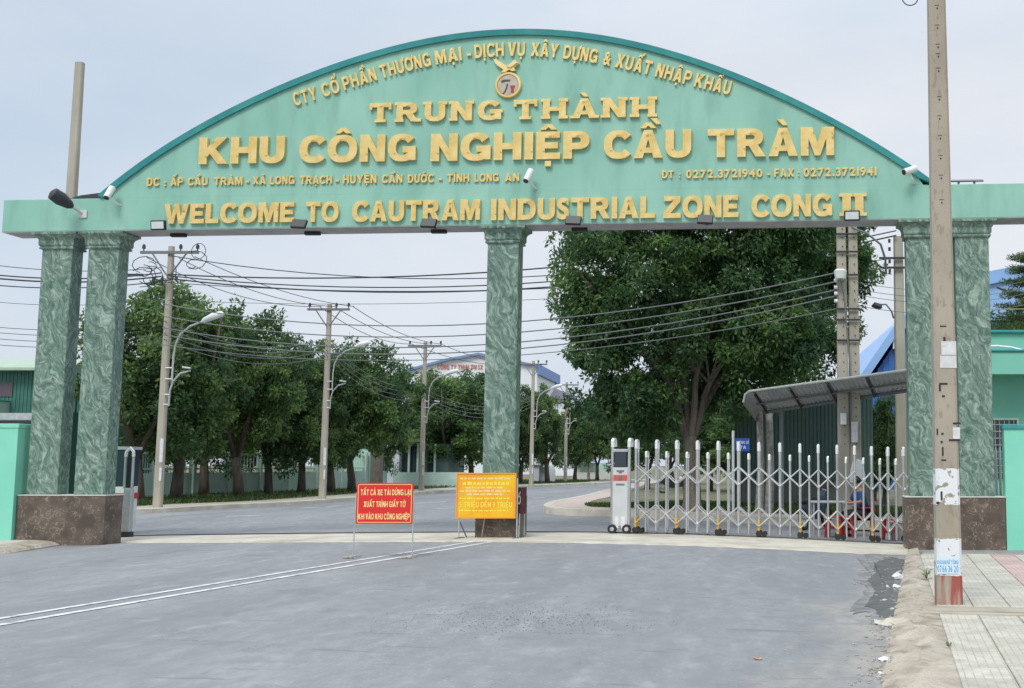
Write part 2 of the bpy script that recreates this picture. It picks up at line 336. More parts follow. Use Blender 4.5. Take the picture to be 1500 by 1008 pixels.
# painted pole: bands of white, bare concrete and worn red, ragged edged
def polepaint():
    m = bpy.data.materials.new('banded_pole_paint'); m.use_nodes = True; t, b, N, L = nodes(m)
    tc = N('ShaderNodeTexCoord'); s = N('ShaderNodeSeparateXYZ'); L(tc.outputs['Object'], s.inputs[0])
    n = N('ShaderNodeTexNoise'); n.inputs['Scale'].default_value = 14; n.inputs['Detail'].default_value = 5; L(tc.outputs['Object'], n.inputs['Vector'])
    ma = N('ShaderNodeMath'); ma.operation = 'MULTIPLY_ADD'; L(n.outputs[0], ma.inputs[0]); ma.inputs[1].default_value = .035; L(s.outputs[2], ma.inputs[2])
    mr = N('ShaderNodeMapRange'); mr.inputs[1].default_value = .0175; mr.inputs[2].default_value = 8.0175; L(ma.outputs[0], mr.inputs[0])
    r = N('ShaderNodeValToRGB'); r.color_ramp.interpolation = 'CONSTANT'; e = r.color_ramp.elements
    zs = [(z0, k) for z0, k in ((0, 'r'), (.325, 'w'), (.745, 'c'), (1.105, 'w'), (1.515, 'c'))]
    cols = dict(r=(0, 0, 0, 1), w=(1, 1, 1, 1), c=(.5, .5, .5, 1))
    e[0].position = 0; e[0].color = cols['r']; e[1].position = zs[1][0]/8; e[1].color = cols['w']
    for z0, k in zs[2:]: q = e.new(z0/8); q.color = cols[k]
    L(mr.outputs[0], r.inputs[0])
    def band(v):
        c = N('ShaderNodeMath'); c.operation = 'COMPARE'; L(r.outputs[0], c.inputs[0]); c.inputs[1].default_value = v; c.inputs[2].default_value = .1; return c.outputs[0]
    def noise(sc, st, lo, hi, a=0., bb=1.):
        mp = N('ShaderNodeMapping'); mp.inputs['Scale'].default_value = st; L(tc.outputs['Object'], mp.inputs[0])
        q = N('ShaderNodeTexNoise'); q.inputs['Scale'].default_value = sc; q.inputs['Detail'].default_value = 7; L(mp.outputs[0], q.inputs['Vector'])
        z = N('ShaderNodeMapRange'); z.inputs[1].default_value = lo; z.inputs[2].default_value = hi; z.inputs[3].default_value = a; z.inputs[4].default_value = bb; L(q.outputs[0], z.inputs[0]); return z.outputs[0]
    def mix(f, a, bb):
        x = N('ShaderNodeMix'); x.data_type = 'RGBA'; L(f, x.inputs[0])
        for i, c in ((6, a), (7, bb)):
            if isinstance(c, tuple): x.inputs[i].default_value = (*c, 1)
            else: L(c, x.inputs[i])
        return x.outputs[2]
    def mul(a, bb):
        x = N('ShaderNodeMath'); x.operation = 'MULTIPLY'; L(a, x.inputs[0]); L(bb, x.inputs[1]); return x.outputs[0]
    base = mix(noise(3, (1, 1, .35), .35, .65), (.33, .29, .225), (.43, .38, .305))
    c = mix(mul(band(1), noise(11, (1, 1, 1), .40, .43)), base, (.74, .76, .77))
    c = mix(mul(band(0), noise(9, (1, 1, .14), .42, .56, 0, .85)), c, (.34, .05, .035))
    c = mix(mul(noise(16, (1, 1, .4), .60, .66, 0, .6), band(.5)), c, (.26, .21, .16))
    L(c, b.inputs['Base Color']); b.inputs['Roughness'].default_value = .85
    bp = N('ShaderNodeBump'); bp.inputs['Strength'].default_value = .3; bp.inputs['Distance'].default_value = .01; L(noise(60, (1, 1, 1), 0, 1), bp.inputs['Height']); L(bp.outputs[0], b.inputs['Normal'])
    return m
M_polepaint = polepaint()
# paving tile: cream with short pressed grooves
def tilemat(name, ca, cb, groove):
    m = bpy.data.materials.new(name); m.use_nodes = True; t, b, N, L = nodes(m)
    tc = N('ShaderNodeTexCoord'); br = N('ShaderNodeTexBrick')
    br.offset = .5; br.inputs['Scale'].default_value = 1; br.inputs['Brick Width'].default_value = .2; br.inputs['Row Height'].default_value = .067
    br.inputs['Mortar Size'].default_value = .0045; br.inputs['Color1'].default_value = (0, 0, 0, 1); br.inputs['Color2'].default_value = (0, 0, 0, 1); br.inputs['Mortar'].default_value = (1, 1, 1, 1)
    mp = N('ShaderNodeMapping'); mp.inputs['Rotation'].default_value = (0, 0, R(90)); mp.inputs['Location'].default_value = (.03, .02, 0); L(tc.outputs['Object'], mp.inputs[0]); L(mp.outputs[0], br.inputs['Vector'])
    oi = N('ShaderNodeObjectInfo')
    n = N('ShaderNodeTexNoise'); n.inputs['Scale'].default_value = 5; n.inputs['Detail'].default_value = 7
    va = N('ShaderNodeVectorMath'); va.operation = 'ADD'; L(tc.outputs['Object'], va.inputs[0]); L(oi.outputs['Location'], va.inputs[1]); L(va.outputs[0], n.inputs['Vector'])
    mr = N('ShaderNodeMapRange'); mr.inputs[1].default_value = .33; mr.inputs[2].default_value = .66; L(n.outputs[0], mr.inputs[0])
    x = N('ShaderNodeMix'); x.data_type = 'RGBA'; L(mr.outputs[0], x.inputs[0]); x.inputs[6].default_value = (*ca, 1); x.inputs[7].default_value = (*cb, 1)
    h = N('ShaderNodeHueSaturation'); mv = N('ShaderNodeMapRange'); mv.inputs[3].default_value = .88; mv.inputs[4].default_value = 1.08; L(oi.outputs['Random'], mv.inputs[0]); L(mv.outputs[0], h.inputs['Value']); L(x.outputs[2], h.inputs['Color'])
    n2 = N('ShaderNodeTexNoise'); n2.inputs['Scale'].default_value = 9; L(va.outputs[0], n2.inputs['Vector'])
    m2 = N('ShaderNodeMapRange'); m2.inputs[1].default_value = .38; m2.inputs[2].default_value = .56; m2.inputs[3].default_value = .1; m2.inputs[4].default_value = .8; L(n2.outputs[0], m2.inputs[0])
    mu = N('ShaderNodeMath'); mu.operation = 'MULTIPLY'; L(m2.outputs[0], mu.inputs[0]); L(br.outputs['Color'], mu.inputs[1])
    y = N('ShaderNodeMix'); y.data_type = 'RGBA'; L(mu.outputs[0], y.inputs[0]); L(h.outputs[0], y.inputs[6]); y.inputs[7].default_value = (*groove, 1)
    L(y.outputs[2], b.inputs['Base Color']); b.inputs['Roughness'].default_value = .85
    bp = N('ShaderNodeBump'); bp.invert = True; bp.inputs['Strength'].default_value = .6; bp.inputs['Distance'].default_value = .006; L(br.outputs['Color'], bp.inputs['Height']); L(bp.outputs[0], b.inputs['Normal'])
    return m
M_tile = tilemat('cream_paving', (.43, .405, .335), (.54, .51, .43), (.33, .31, .255))
M_tilep = tilemat('pink_tactile_paving', (.47, .33, .30), (.55, .41, .37), (.33, .22, .20))
# foliage
def leafmat(name, dark, mid, light):
    m = bpy.data.materials.new(name); m.use_nodes = True; t, b, N, L = nodes(m)
    a = N('ShaderNodeAttribute'); a.attribute_name = 'tint'
    r = N('ShaderNodeValToRGB'); e = r.color_ramp.elements
    e[0].position = .1; e[0].color = (*dark, 1); e[1].position = .95; e[1].color = (*light, 1); x = e.new(.6); x.color = (*mid, 1)
    L(a.outputs['Fac'], r.inputs[0]); L(r.outputs[0], b.inputs['Base Color']); b.inputs['Roughness'].default_value = .5; b.inputs['Specular IOR Level'].default_value = .35
    tr = N('ShaderNodeBsdfTranslucent'); L(r.outputs[0], tr.inputs[0]); ms = N('ShaderNodeMixShader'); ms.inputs[0].default_value = .48
    o = t.nodes['Material Output']; L(b.outputs[0], ms.inputs[1]); L(tr.outputs[0], ms.inputs[2]); L(ms.outputs[0], o.inputs[0])
    return m
M_leaf = leafmat('broad_leaves', (.036, .088, .042), (.105, .200, .075), (.26, .40, .11))
M_leaf2 = leafmat('row_tree_leaves', (.044, .094, .042), (.125, .220, .080), (.30, .42, .12))
M_leaf3 = leafmat('olive_leaves', (.06, .10, .035), (.12, .18, .055), (.22, .28, .09))
M_grass = leafmat('grass_blades', (.04, .07, .02), (.08, .14, .035), (.16, .22, .07))

# ------------------------------------------------------------ ground, roads, kerbs
gm = MB(); gm.add([(-900, -200, -.30), (900, -200, -.30), (900, 1800, -.30), (-900, 1800, -.30)], [(0, 1, 2, 3)])
gm.build('ground', M_soil, kind='structure')
xs = np.concatenate([np.linspace(-60, -20, 9), np.linspace(-19.5, 12, 90)]); ys = np.concatenate([np.linspace(-8, 40, 110), np.linspace(42, 140, 30)])
rd = MB(); rd.add([(x, y, gz(x, y)) for y in ys for x in xs], [(j*len(xs)+i, j*len(xs)+i+1, (j+1)*len(xs)+i+1, (j+1)*len(xs)+i) for j in range(len(ys)-1) for i in range(len(xs)-1)])
rd.build('road', M_asph, smooth=True, kind='structure')

def strip(pts, w, lift, m, name, parent=None, n=24, **kw):     # a band of paint draped on the road, pts = centre line
    mb = MB(); vs = []; pts = [Vector(p) for p in pts]
    fine = []
    for a, bq in zip(pts[:-1], pts[1:]):
        for i in range(n): fine.append(a.lerp(bq, i/n))
    fine.append(pts[-1])
    for i, p in enumerate(fine):
        t = (fine[min(i+1, len(fine)-1)]-fine[max(i-1, 0)]).normalized(); nn = Vector((-t.y, t.x, 0))
        for s in (-1, 1):
            q = p+nn*s*w/2; vs.append((q.x, q.y, gz(q.x, q.y)+lift))
    mb.add(vs, [(2*i, 2*i+1, 2*i+3, 2*i+2) for i in range(len(fine)-1)])
    return mb.build(name, m, parent, **kw)
def ext(a, bq, k): return a+(a-bq)*k
a, c = GR(0, 906.7), GR(700, 792.7); strip([ext(a, c, .8), c], .085, .006, M_lineP, 'road_marking', kind='structure')
a, c = GR(0, 916), GR(720, 794.2); strip([ext(a, c, .8), c], .095, .006, M_lineP, 'road_marking', kind='structure')
for (x0, y0, x1, y1) in ((440, 744.5, 467, 743), (478, 742.5, 500, 741), (606, 737.8, 653, 735.2), (640, 745.5, 675, 744), (560, 747.5, 590, 746.6), (780, 730, 800, 729), (330, 757, 380, 755)):
    strip([GR(x0, y0), GR(x1, y1)], .16, .006, M_lineP, 'road_marking', n=4, kind='structure')

# concrete threshold under the gateway: bulges with the crown of the road
mb = MB(); top_f = []; top_b = []
fr = [(150, 795.5), (300, 795.3), (500, 794.4), (700, 793.6), (860, 796), (1000, 799.5), (1140, 805), (1267, 811.7), (1330, 813)]
bk = [(150, 787.3), (300, 785), (500, 782.7), (700, 781.2), (860, 781.3), (1000, 784.0), (1140, 789.5), (1267, 796), (1330, 799)]
def interp(tab, x):
    for (a, b0), (c, d) in zip(tab[:-1], tab[1:]):
        if a <= x <= c: return b0+(d-b0)*(x-a)/(c-a)
X = np.linspace(150, 1330, 100); vs = []
for k, x in enumerate(X):
    jit = .6*math.sin(k*1.7)*random.random()
    a = GR(x, interp(fr, x)+jit); c = GR(x, interp(bk, x))
    vs += [(a.x, a.y, a.z-.01), (a.x, a.y+.03, a.z+.018), (c.x, c.y, c.z+.024), (c.x, c.y+.02, c.z-.02)]
mb.add(vs, [(4*i+j, 4*i+4+j, 4*i+5+j, 4*i+1+j) for i in range(len(X)-1) for j in range(3)])
mb.build('concrete_threshold', M_kerb, kind='structure')
# steel gate rail let into the threshold's back edge
mb = MB(); pts = []
for x in np.linspace(186, 1326, 60):
    c = GR(x, interp(bk, x)+.4); pts.append((c.x, c.y, c.z+.03))
mb.tube(pts, .02, 6); mb.build('gate_rail', M_wire, **top('dark steel gate rail running along the back edge of the concrete threshold', 'rail'))

def ribbon(name, pts, offs, m, parent=None, **kw):   # offs = [(offset to the right of travel, z)...]
    mb = MB(); n = len(offs); pts = [Vector((p[0], p[1], 0)) for p in pts]; nn = []
    for i in range(len(pts)):
        t = (pts[min(i+1, len(pts)-1)]-pts[max(i-1, 0)]).normalized(); nn.append(Vector((t.y, -t.x, 0)))
    vs = [(*(p+q*o).xy, z) for p, q in zip(pts, nn) for o, z in offs]
    mb.add(vs, [(i*n+j, i*n+j+1, (i+1)*n+j+1, (i+1)*n+j) for i in range(len(pts)-1) for j in range(n-1)])
    return mb.build(name, m, parent, **kw)
def smoothpts(pts, n=6):
    pts = [Vector(p) for p in pts]; o = []
    for i in range(len(pts)-1):
        p0, p1, p2, p3 = pts[max(i-1, 0)], pts[i], pts[i+1], pts[min(i+2, len(pts)-1)]
        for k in range(n):
            t = k/n; o.append(.5*((2*p1)+(p2-p0)*t+(2*p0-5*p1+4*p2-p3)*t*t+(3*p1-p0-3*p2+p3)*t**3))
    o.append(pts[-1]); return o
far_l = [Vector((-34, 24, 0)), Vector((-25, 29.5, 0)), G(180, 753.5), G(330, 745.5), G(460, 738.5), G(617, 724.5), G(700, 718.5), G(800, 713.0), G(895, 709.0), G(935, 705.5), Vector((10, 150, 0))]
farl = smoothpts(far_l, 6)[::-1]        # travelling towards the camera: the verge lies on the right-hand side
ribbon('far_kerb', farl, [(0, -.02), (.02, .14), (.28, .155)], M_kerb, kind='structure')
ribbon('far_pavement', farl, [(.28, .150), (1.9, .15)], mat('grey_paving', (.36, .33, .27), (.45, .42, .34), 1.2, .9, .3, 20, col3=(.27, .22, .15), s3=.7), kind='structure')
ribbon('far_verge', farl, [(1.9, .145), (9, .16), (60, .3)], M_soil, kind='structure')
isl = [Vector((-4.6, 140, 0)), Vector((-6.6, 80, 0)), G(895, 722.5)+Vector((-.3, 0, 0)), G(850, 733), G(812, 741), G(797, 746), G(796, 750.5), G(808, 754), G(845, 756), G(895, 757.5), G(1000, 762), G(1100, 768), G(1200, 771.5), G(1325, 776), Vector((12, 23.2, 0))]
islp = smoothpts(isl, 5)[::-1]; islp = islp[::-1]
# right-hand side when travelling away is the outside, so walk it towards the camera with negative offsets
ribbon('island_kerb', islp, [(0, -.03), (-.03, .20), (-.32, .215)], M_kerb, kind='structure')
ribbon('island_pavement', islp, [(-.32, .212), (-1.5, .215)], M_pink, kind='structure')
inner = []
for i, p in enumerate(islp):
    t = (islp[min(i+1, len(islp)-1)]-islp[max(i-1, 0)]).normalized(); inner.append(p+Vector((-t.y, t.x, 0))*1.45)
mb = MB(); c0 = Vector((6, 40, .20))
vs = [(p.x, p.y, .205) for p in inner]+[(60, 24, .205), (60, 140, .205)]; vs.append((8, 45, .205)); k = len(vs)-1
mb.add(vs, [(i, (i+1) % k, k) for i in range(k)]); mb.build('island_lawn', M_soil, fix=False, kind='structure')

# left pavement in front of the gateway
lk = [GR(152, 793.5), GR(90, 799), GR(0, 812)]; lk.append(lk[-1]+(lk[-1]-lk[-2])*3); lk.append(Vector((-22, 4, 0)))
lks = smoothpts(lk, 6)
ribbon('left_kerb', lks, [(0, -.10), (.10, -.045), (.30, -.01), (.55, .0)], M_dirt, kind='structure')
ribbon('left_pavement', lks, [(.55, -.002), (2, 0), (14, 0)], mat('pale_pavement', (.46, .43, .37), (.55, .52, .46), 1.1, .9, .3, 25), kind='structure')

# right shoulder and pavement
ZS = -.05
road_e = [GR(1327, 806), GR(1318, 850), GR(1305, 900), GR(1295, 950), GR(1283, 1008)]
d0 = (road_e[-1]-road_e[-2]).normalized(); road_e += [road_e[-1]+d0*4, road_e[-1]+d0*12]
tile_a, tile_b = G(1345, 803, ZS), G(1410, 1008, ZS)
TD = (tile_a-tile_b).normalized(); TN = Vector((TD.y, -TD.x, 0))
mb = MB(); n = 240; m_ = 14; vs = []
from mathutils import noise as mnoise
for i in range(n+1):
    t = i/n; k = t*(len(road_e)-1); j = min(int(k), len(road_e)-2); a = road_e[j].lerp(road_e[j+1], k-j)
    u = (Vector((a.x, a.y, 0))-Vector((tile_b.x, tile_b.y, 0))).dot(TD); bb = Vector((tile_b.x, tile_b.y, 0))+TD*u
    for q in range(m_+1):
        f = q/m_; p = Vector((a.x, a.y, 0)).lerp(bb, f)
        rag = math.sin(i*.33)*.03+.09*mnoise.noise((i*.21, 3, 0))
        if q == 0: p += TN*rag*1.3
        z = gz(p.x, p.y)*(1-f)+(ZS-.012)*f+min(1, .15+i/40)*math.sin(math.pi*f)*(.035+.05*mnoise.noise((p.x*1.6, p.y*1.6, 0))+.05*mnoise.noise((p.x*5, p.y*5, 1))+.02*mnoise.noise((p.x*15, p.y*15, 2)))
        if q == 0: z = gz(p.x, p.y)-.01
        vs.append((p.x, p.y, z))
mb.add(vs, [(i*(m_+1)+j, i*(m_+1)+j+1, (i+1)*(m_+1)+j+1, (i+1)*(m_+1)+j) for i in range(n) for j in range(m_)])
mb.build('dirt_shoulder', M_dirt, smooth=False, kind='structure')
mb = MB(); o = Vector((tile_b.x, tile_b.y, 0)); A = [o+TD*-12, o+TD*12.2, o+TD*10.6+TN*10, o+TD*-12+TN*10]
mb.rings([[(p.x, p.y, -.28) for p in A], [(p.x, p.y, ZS-.012) for p in A]])
walk = mb.build('right_pavement', M_dirt, kind='structure')
TS = .4
def tile_mesh(m):
    b = MB(); g = .006; h = .018
    x = TS/2-g; b.rings([[(-x, -x, 0), (x, -x, 0), (x, x, 0), (-x, x, 0)], [(-x, -x, h-.004), (x, -x, h-.004), (x, x, h-.004), (-x, x, h-.004)], [(-x+.006, -x+.006, h), (x-.006, -x+.006, h), (x-.006, x-.006, h), (-x+.006, x-.006, h)]])
    me = bpy.data.meshes.new('paving_tile'); me.from_pydata(b.v, [], b.f); me.materials.append(m); return me
tm, tmp_ = tile_mesh(M_tile), tile_mesh(M_tilep)
ang = math.atan2(TD.y, TD.x)-math.pi/2
def in_view(p, mar=30):
    v = Vector(p)-Vector((0, 0, CAMZ)); d = v.y*cp+v.z*sn
    if d < .2: return False
    x = CX+F*v.x/d; y = CY-F*(-v.y*sn+v.z*cp)/d
    return -mar < x < 1500+mar and -mar < y < 1008+mar*2
slabu = (G(1393, 895, ZS)-o).dot(TD)
cnt = 0
for i in range(-2, 31):
    for j in range(0, 9):
        u = i*TS+TS/2; w = j*TS+TS/2; c = o+TD*u+TN*w
        if abs(u-slabu) < .36 and w < 9: continue
        if not any(in_view((c.x+dx, c.y+dy, ZS), 12) for dx in (-.2, .2) for dy in (-.2, .2)): continue
        if u > 11.9: continue
        if gw(0, -.12, 0) and (c-GO).dot(GQ) > -.34 : continue
        cnt += 1
        link('paving_tile', tmp_ if j == 3 and u > slabu else tm, walk, loc=(c.x, c.y, ZS-.014+random.uniform(-.002, .002)), rot=(random.uniform(-.004, .004), random.uniform(-.004, .004), ang))
# drain slab crossing the pavement at the pole, its lip raised
mb = MB(); Mx = Matrix.Translation(o+TD*slabu) @ Matrix.Rotation(ang, 4, 'Z')
mb.box((-.16, -.02, ZS-.02), (3.4, .32, ZS+.012), Mx)
mb.box((-.30, -.30, ZS-.03), (1.05, -.19, ZS+.02), Mx @ Matrix.Rotation(R(-3), 4, 'Z'))
mb.box((1.12, -.27, ZS-.02), (3.4, -.17, ZS+.014), Mx)
mb.build('drain_slab', M_conc, bevel=.008, kind='structure')

# wet gutter patch and litter
cpt = [(1283, 822), (1300, 816), (1325, 818), (1327, 850), (1325, 878), (1327, 905), (1300, 910), (1285, 903), (1282, 893), (1265, 890), (1280, 868), (1270, 850), (1284, 838), (1273, 828)]
def patch(name, grow, lift, m, seed, jit):
    mb = MB(); rw = random.Random(seed); pts = []
    cx_, cy_ = 1306, 862
    for k in range(len(cpt)):
        p, q = cpt[k], cpt[(k+1) % len(cpt)]
        for h in range(9):
            f = h/9; x = p[0]+(q[0]-p[0])*f; y = p[1]+(q[1]-p[1])*f; g = grow*(1+.5*math.sin(k*2.1+h*.7))
            x += (x-cx_)*g+rw.uniform(-jit, jit); y += (y-cy_)*g*.5+rw.uniform(-jit, jit)*.3
            pts.append(GR(min(x, 1329), y))
    ce = sum(pts, Vector())/len(pts)
    mb.add([(p.x, p.y, gz(p.x, p.y)+lift) for p in pts]+[(ce.x, ce.y, gz(ce.x, ce.y)+lift+.001)], [(i, (i+1) % len(pts), len(pts)) for i in range(len(pts))])
    mb.build(name, m, kind='structure')
patch('damp_margin', .42, .005, mat('damp_silt', (.15, .15, .148), (.23, .228, .22), 5, .7, .5, 30, col3=(.29, .285, .27), s3=6, lo3=.5, hi3=.62, bdist=.01), 2, 3.5)
M_wet = mat('wet_silt', (.07, .072, .072), (.13, .13, .125), 6, .3, .5, 22, col3=(.17, .16, .145), s3=9, lo3=.55, hi3=.68, bdist=.01)
patch('wet_gutter_patch', -.06, .009, M_wet, 5, 3.0)
def crumple(name, px, py, r, m, label, cat, flat=.6, sx=1.):
    c = GR(px, py); mb = MB(); mb.sphere((c.x, c.y, c.z+r*flat*.7), r, sx, 1, flat, 9, 6)
    rnd = random.Random(int(px)); mb.v = [(x+rnd.uniform(-.25, .25)*r, y+rnd.uniform(-.25, .25)*r, max(c.z+.002, z+rnd.uniform(-.3, .3)*r)) for x, y, z in mb.v]
    mb.build(name, m, **top(label, cat))
crumple('plastic_bag', 1315, 849, .085, M_white, 'crumpled white plastic bag lying in the wet gutter, larger piece', 'litter')
crumple('plastic_bag', 1313, 861, .05, M_white, 'small flattened white plastic scrap just in front of the bag in the wet gutter', 'litter', .4)
crumple('plastic_scrap', 1300, 861, .02, M_white, 'tiny upright white scrap left of the bag in the wet gutter', 'litter', 1.)
crumple('stone', 1310, 915, .13, M_kerb, 'flat pale stone slab piece at the near end of the wet gutter patch', 'stone', .22, 1.5)
crumple('plastic_scrap', 1295, 968, .05, M_white, 'torn white plastic scrap on the silt near the bottom right of the road', 'litter', .3)
crumple('fallen_leaf', 1110, 966, .035, mat('orange_brown', (.50, .30, .17)), 'orange brown fallen leaf alone on the grey asphalt', 'leaf', .3)
rnd = random.Random(21)
for k, (px, py) in enumerate(((1296, 880), (1307, 893), (1318, 838), (1290, 988))):
    crumple('plastic_scrap', px, py, .028, M_paper, ('tiny white scrap in the near half of the wet gutter', 'tiny white scrap at the near rim of the wet gutter', 'tiny white scrap beside the larger white bag, towards the kerb', 'tiny white scrap on the gravel at the bottom right of the road')[k], 'litter', .35)
# loose crumbs of stone along the gutter
mb = MB(); rnd = random.Random(3)
for k in range(260):
    py = rnd.uniform(815, 1005); e = interp([(800, 1328), (850, 1318), (900, 1305), (950, 1295), (1010, 1283)], py)
    px = e-abs(rnd.gauss(0, 26)) + rnd.uniform(0, 25); c = GR(px, py); r = rnd.uniform(.006, .018)
    if px > e: c.z += .012
    mb.sphere((c.x, c.y, c.z+r*.4), r, rnd.uniform(.8, 1.5), 1, .6, 5, 3)
mb.build('gutter_gravel', mat('gravel_bits', (.28, .26, .22), (.44, .41, .36), 3, .95), kind='stuff')
# loose aggregate of the worn patch in the middle of the road
mb = MB()
for k in range(900):
    px = rnd.gauss(790, 95); py = rnd.gauss(906, 11); c = GR(px, py); r = rnd.uniform(.002, .006)
    mb.sphere((c.x, c.y, c.z+r*.4), r, 1.2, 1, .7, 4, 3)
mb.build('road_grit', mat('grey_grit', (.155, .17, .18), rough=.95), kind='stuff')

# ------------------------------------------------------------ the gateway
arch = thing('entrance_arch', 'wide mint green gateway arch with gold lettering on five green marble columns', 'gateway', GO, -TH)
def gpt(s, q, z): return (s, q, z)
Hp, Hb, Ht, CW, CB, BO, BD, PF = .90, 6.292, 6.98, .655, .36, .147, .487, .12
def lbox(name, m, s0, s1, q0, q1, z0, z1, bevel=0, parent=arch, **kw):
    return MB().box((s0, q0, z0), (s1, q1, z1)).build(name, m, parent, rel=False, bevel=bevel, **kw)
for (a, c, zb) in ((-14.33, -12.485, -.25), (-4.915, -4.04, -.1), (3.447, 5.335, -.3)):
    pd = lbox('pedestal', M_granite, a, c, -PF, CB+.116, zb, Hp-.022)
    lbox('ledge', M_ledge, a-.012, c+.012, -PF-.014, CB+.13, Hp-.022, Hp, .004, pd)
def column(s0, w):
    mb = MB(); mb.box((s0, 0, Hp), (s0+w, CB, Hb-.33))
    c = mb.build('column', M_marble, arch, rel=False, bevel=.008)
    prof = [(-.001, .345), (.035, .335), (.045, .31), (.028, .285), (.05, .26), (.055, .235), (.055, .15), (.075, .10), (.125, .055), (.15, .045), (.15, .0)]
    rs = [[(s0-o_, -o_, Hb-h-.002), (s0+w+o_, -o_, Hb-h-.002), (s0+w+o_, CB+o_, Hb-h-.002), (s0-o_, CB+o_, Hb-h-.002)] for o_, h in prof]
    MB().rings(rs).build('capital', M_marble, c, rel=False)
for s0, w in ((-14.245, CW), (-13.242, CW), (-4.83, .64), (3.558, CW), (4.514, CW)): column(s0, w)
BR = 6.75
beam = lbox('beam', M_mint, -15.046, BR, -BO, BD, Hb+.012, Ht, .006)
lbox('soffit', M_soffit, -15.04, BR-.006, -BO+.006, BD-.006, Hb, Hb+.012, 0, beam)
outer = [(143, 286), (158, 272), (214, 232), (286, 187.5), (357, 146), (428.6, 116), (500, 91), (560, 73), (615, 59), (660, 50), (707, 44.5), (755, 41.8), (800, 42.4), (842, 46), (905, 55.5), (965, 68.4), (1012, 84), (1057, 101), (1150, 136.5), (1193, 158), (1264, 199), (1336, 242), (1372, 269)]
oz = [GP(x, y, -.21) for x, y in outer]
pf_ = np.polyfit([a for a, _ in oz], [c for _, c in oz], 6)
oz = [(float(a), float(np.polyval(pf_, a))) for a in np.linspace(oz[0][0], oz[-1][0], 61)]
oz = [(a, max(c, Ht+.004)) for a, c in oz]
inn = []
for i, (a, c) in enumerate(oz):
    p, q = oz[max(i-1, 0)], oz[min(i+1, len(oz)-1)]; t = Vector((q[0]-p[0], q[1]-p[1])).normalized(); inn.append((a+t.y*.115, c-t.x*.115))
mb = MB(); FQ, BQ = -.215, BD+.07       # trim: a bent strip, proud of the panel on both sides
mb.rings([[(a, FQ, c), (a, BQ, c), (b0, BQ, max(d, Ht+.002)), (b0, FQ+.02, max(d, Ht+.002))] for (a, c), (b0, d) in zip(oz, inn)])
mb.build('arch_trim', M_teal, arch, rel=False)
pan = [(a, c) for a, c in inn if c > Ht+.02]; pan = [(pan[0][0]-.1, Ht+.002)]+[(a, c+.02) for a, c in pan]+[(pan[-1][0]+.1, Ht+.002)]
mb = MB(); FP = -BO+.006
n = len(pan); top_ = [(a, FP, c) for a, c in pan]; bot = [(a, FP, Ht+.002) for a, c in pan]; tb = [(a, BD-.01, c) for a, c in pan]; bb_ = [(a, BD-.01, Ht+.002) for a, c in pan]
mb.add(top_+bot+tb+bb_, [(i, i+1, n+i+1, n+i) for i in range(n-1)]+[(2*n+i+1, 2*n+i, 3*n+i, 3*n+i+1) for i in range(n-1)]+[(i+1, i, 2*n+i, 2*n+i+1) for i in range(n-1)])
mb.build('arch_panel', M_mint, arch, rel=False, fix=False)

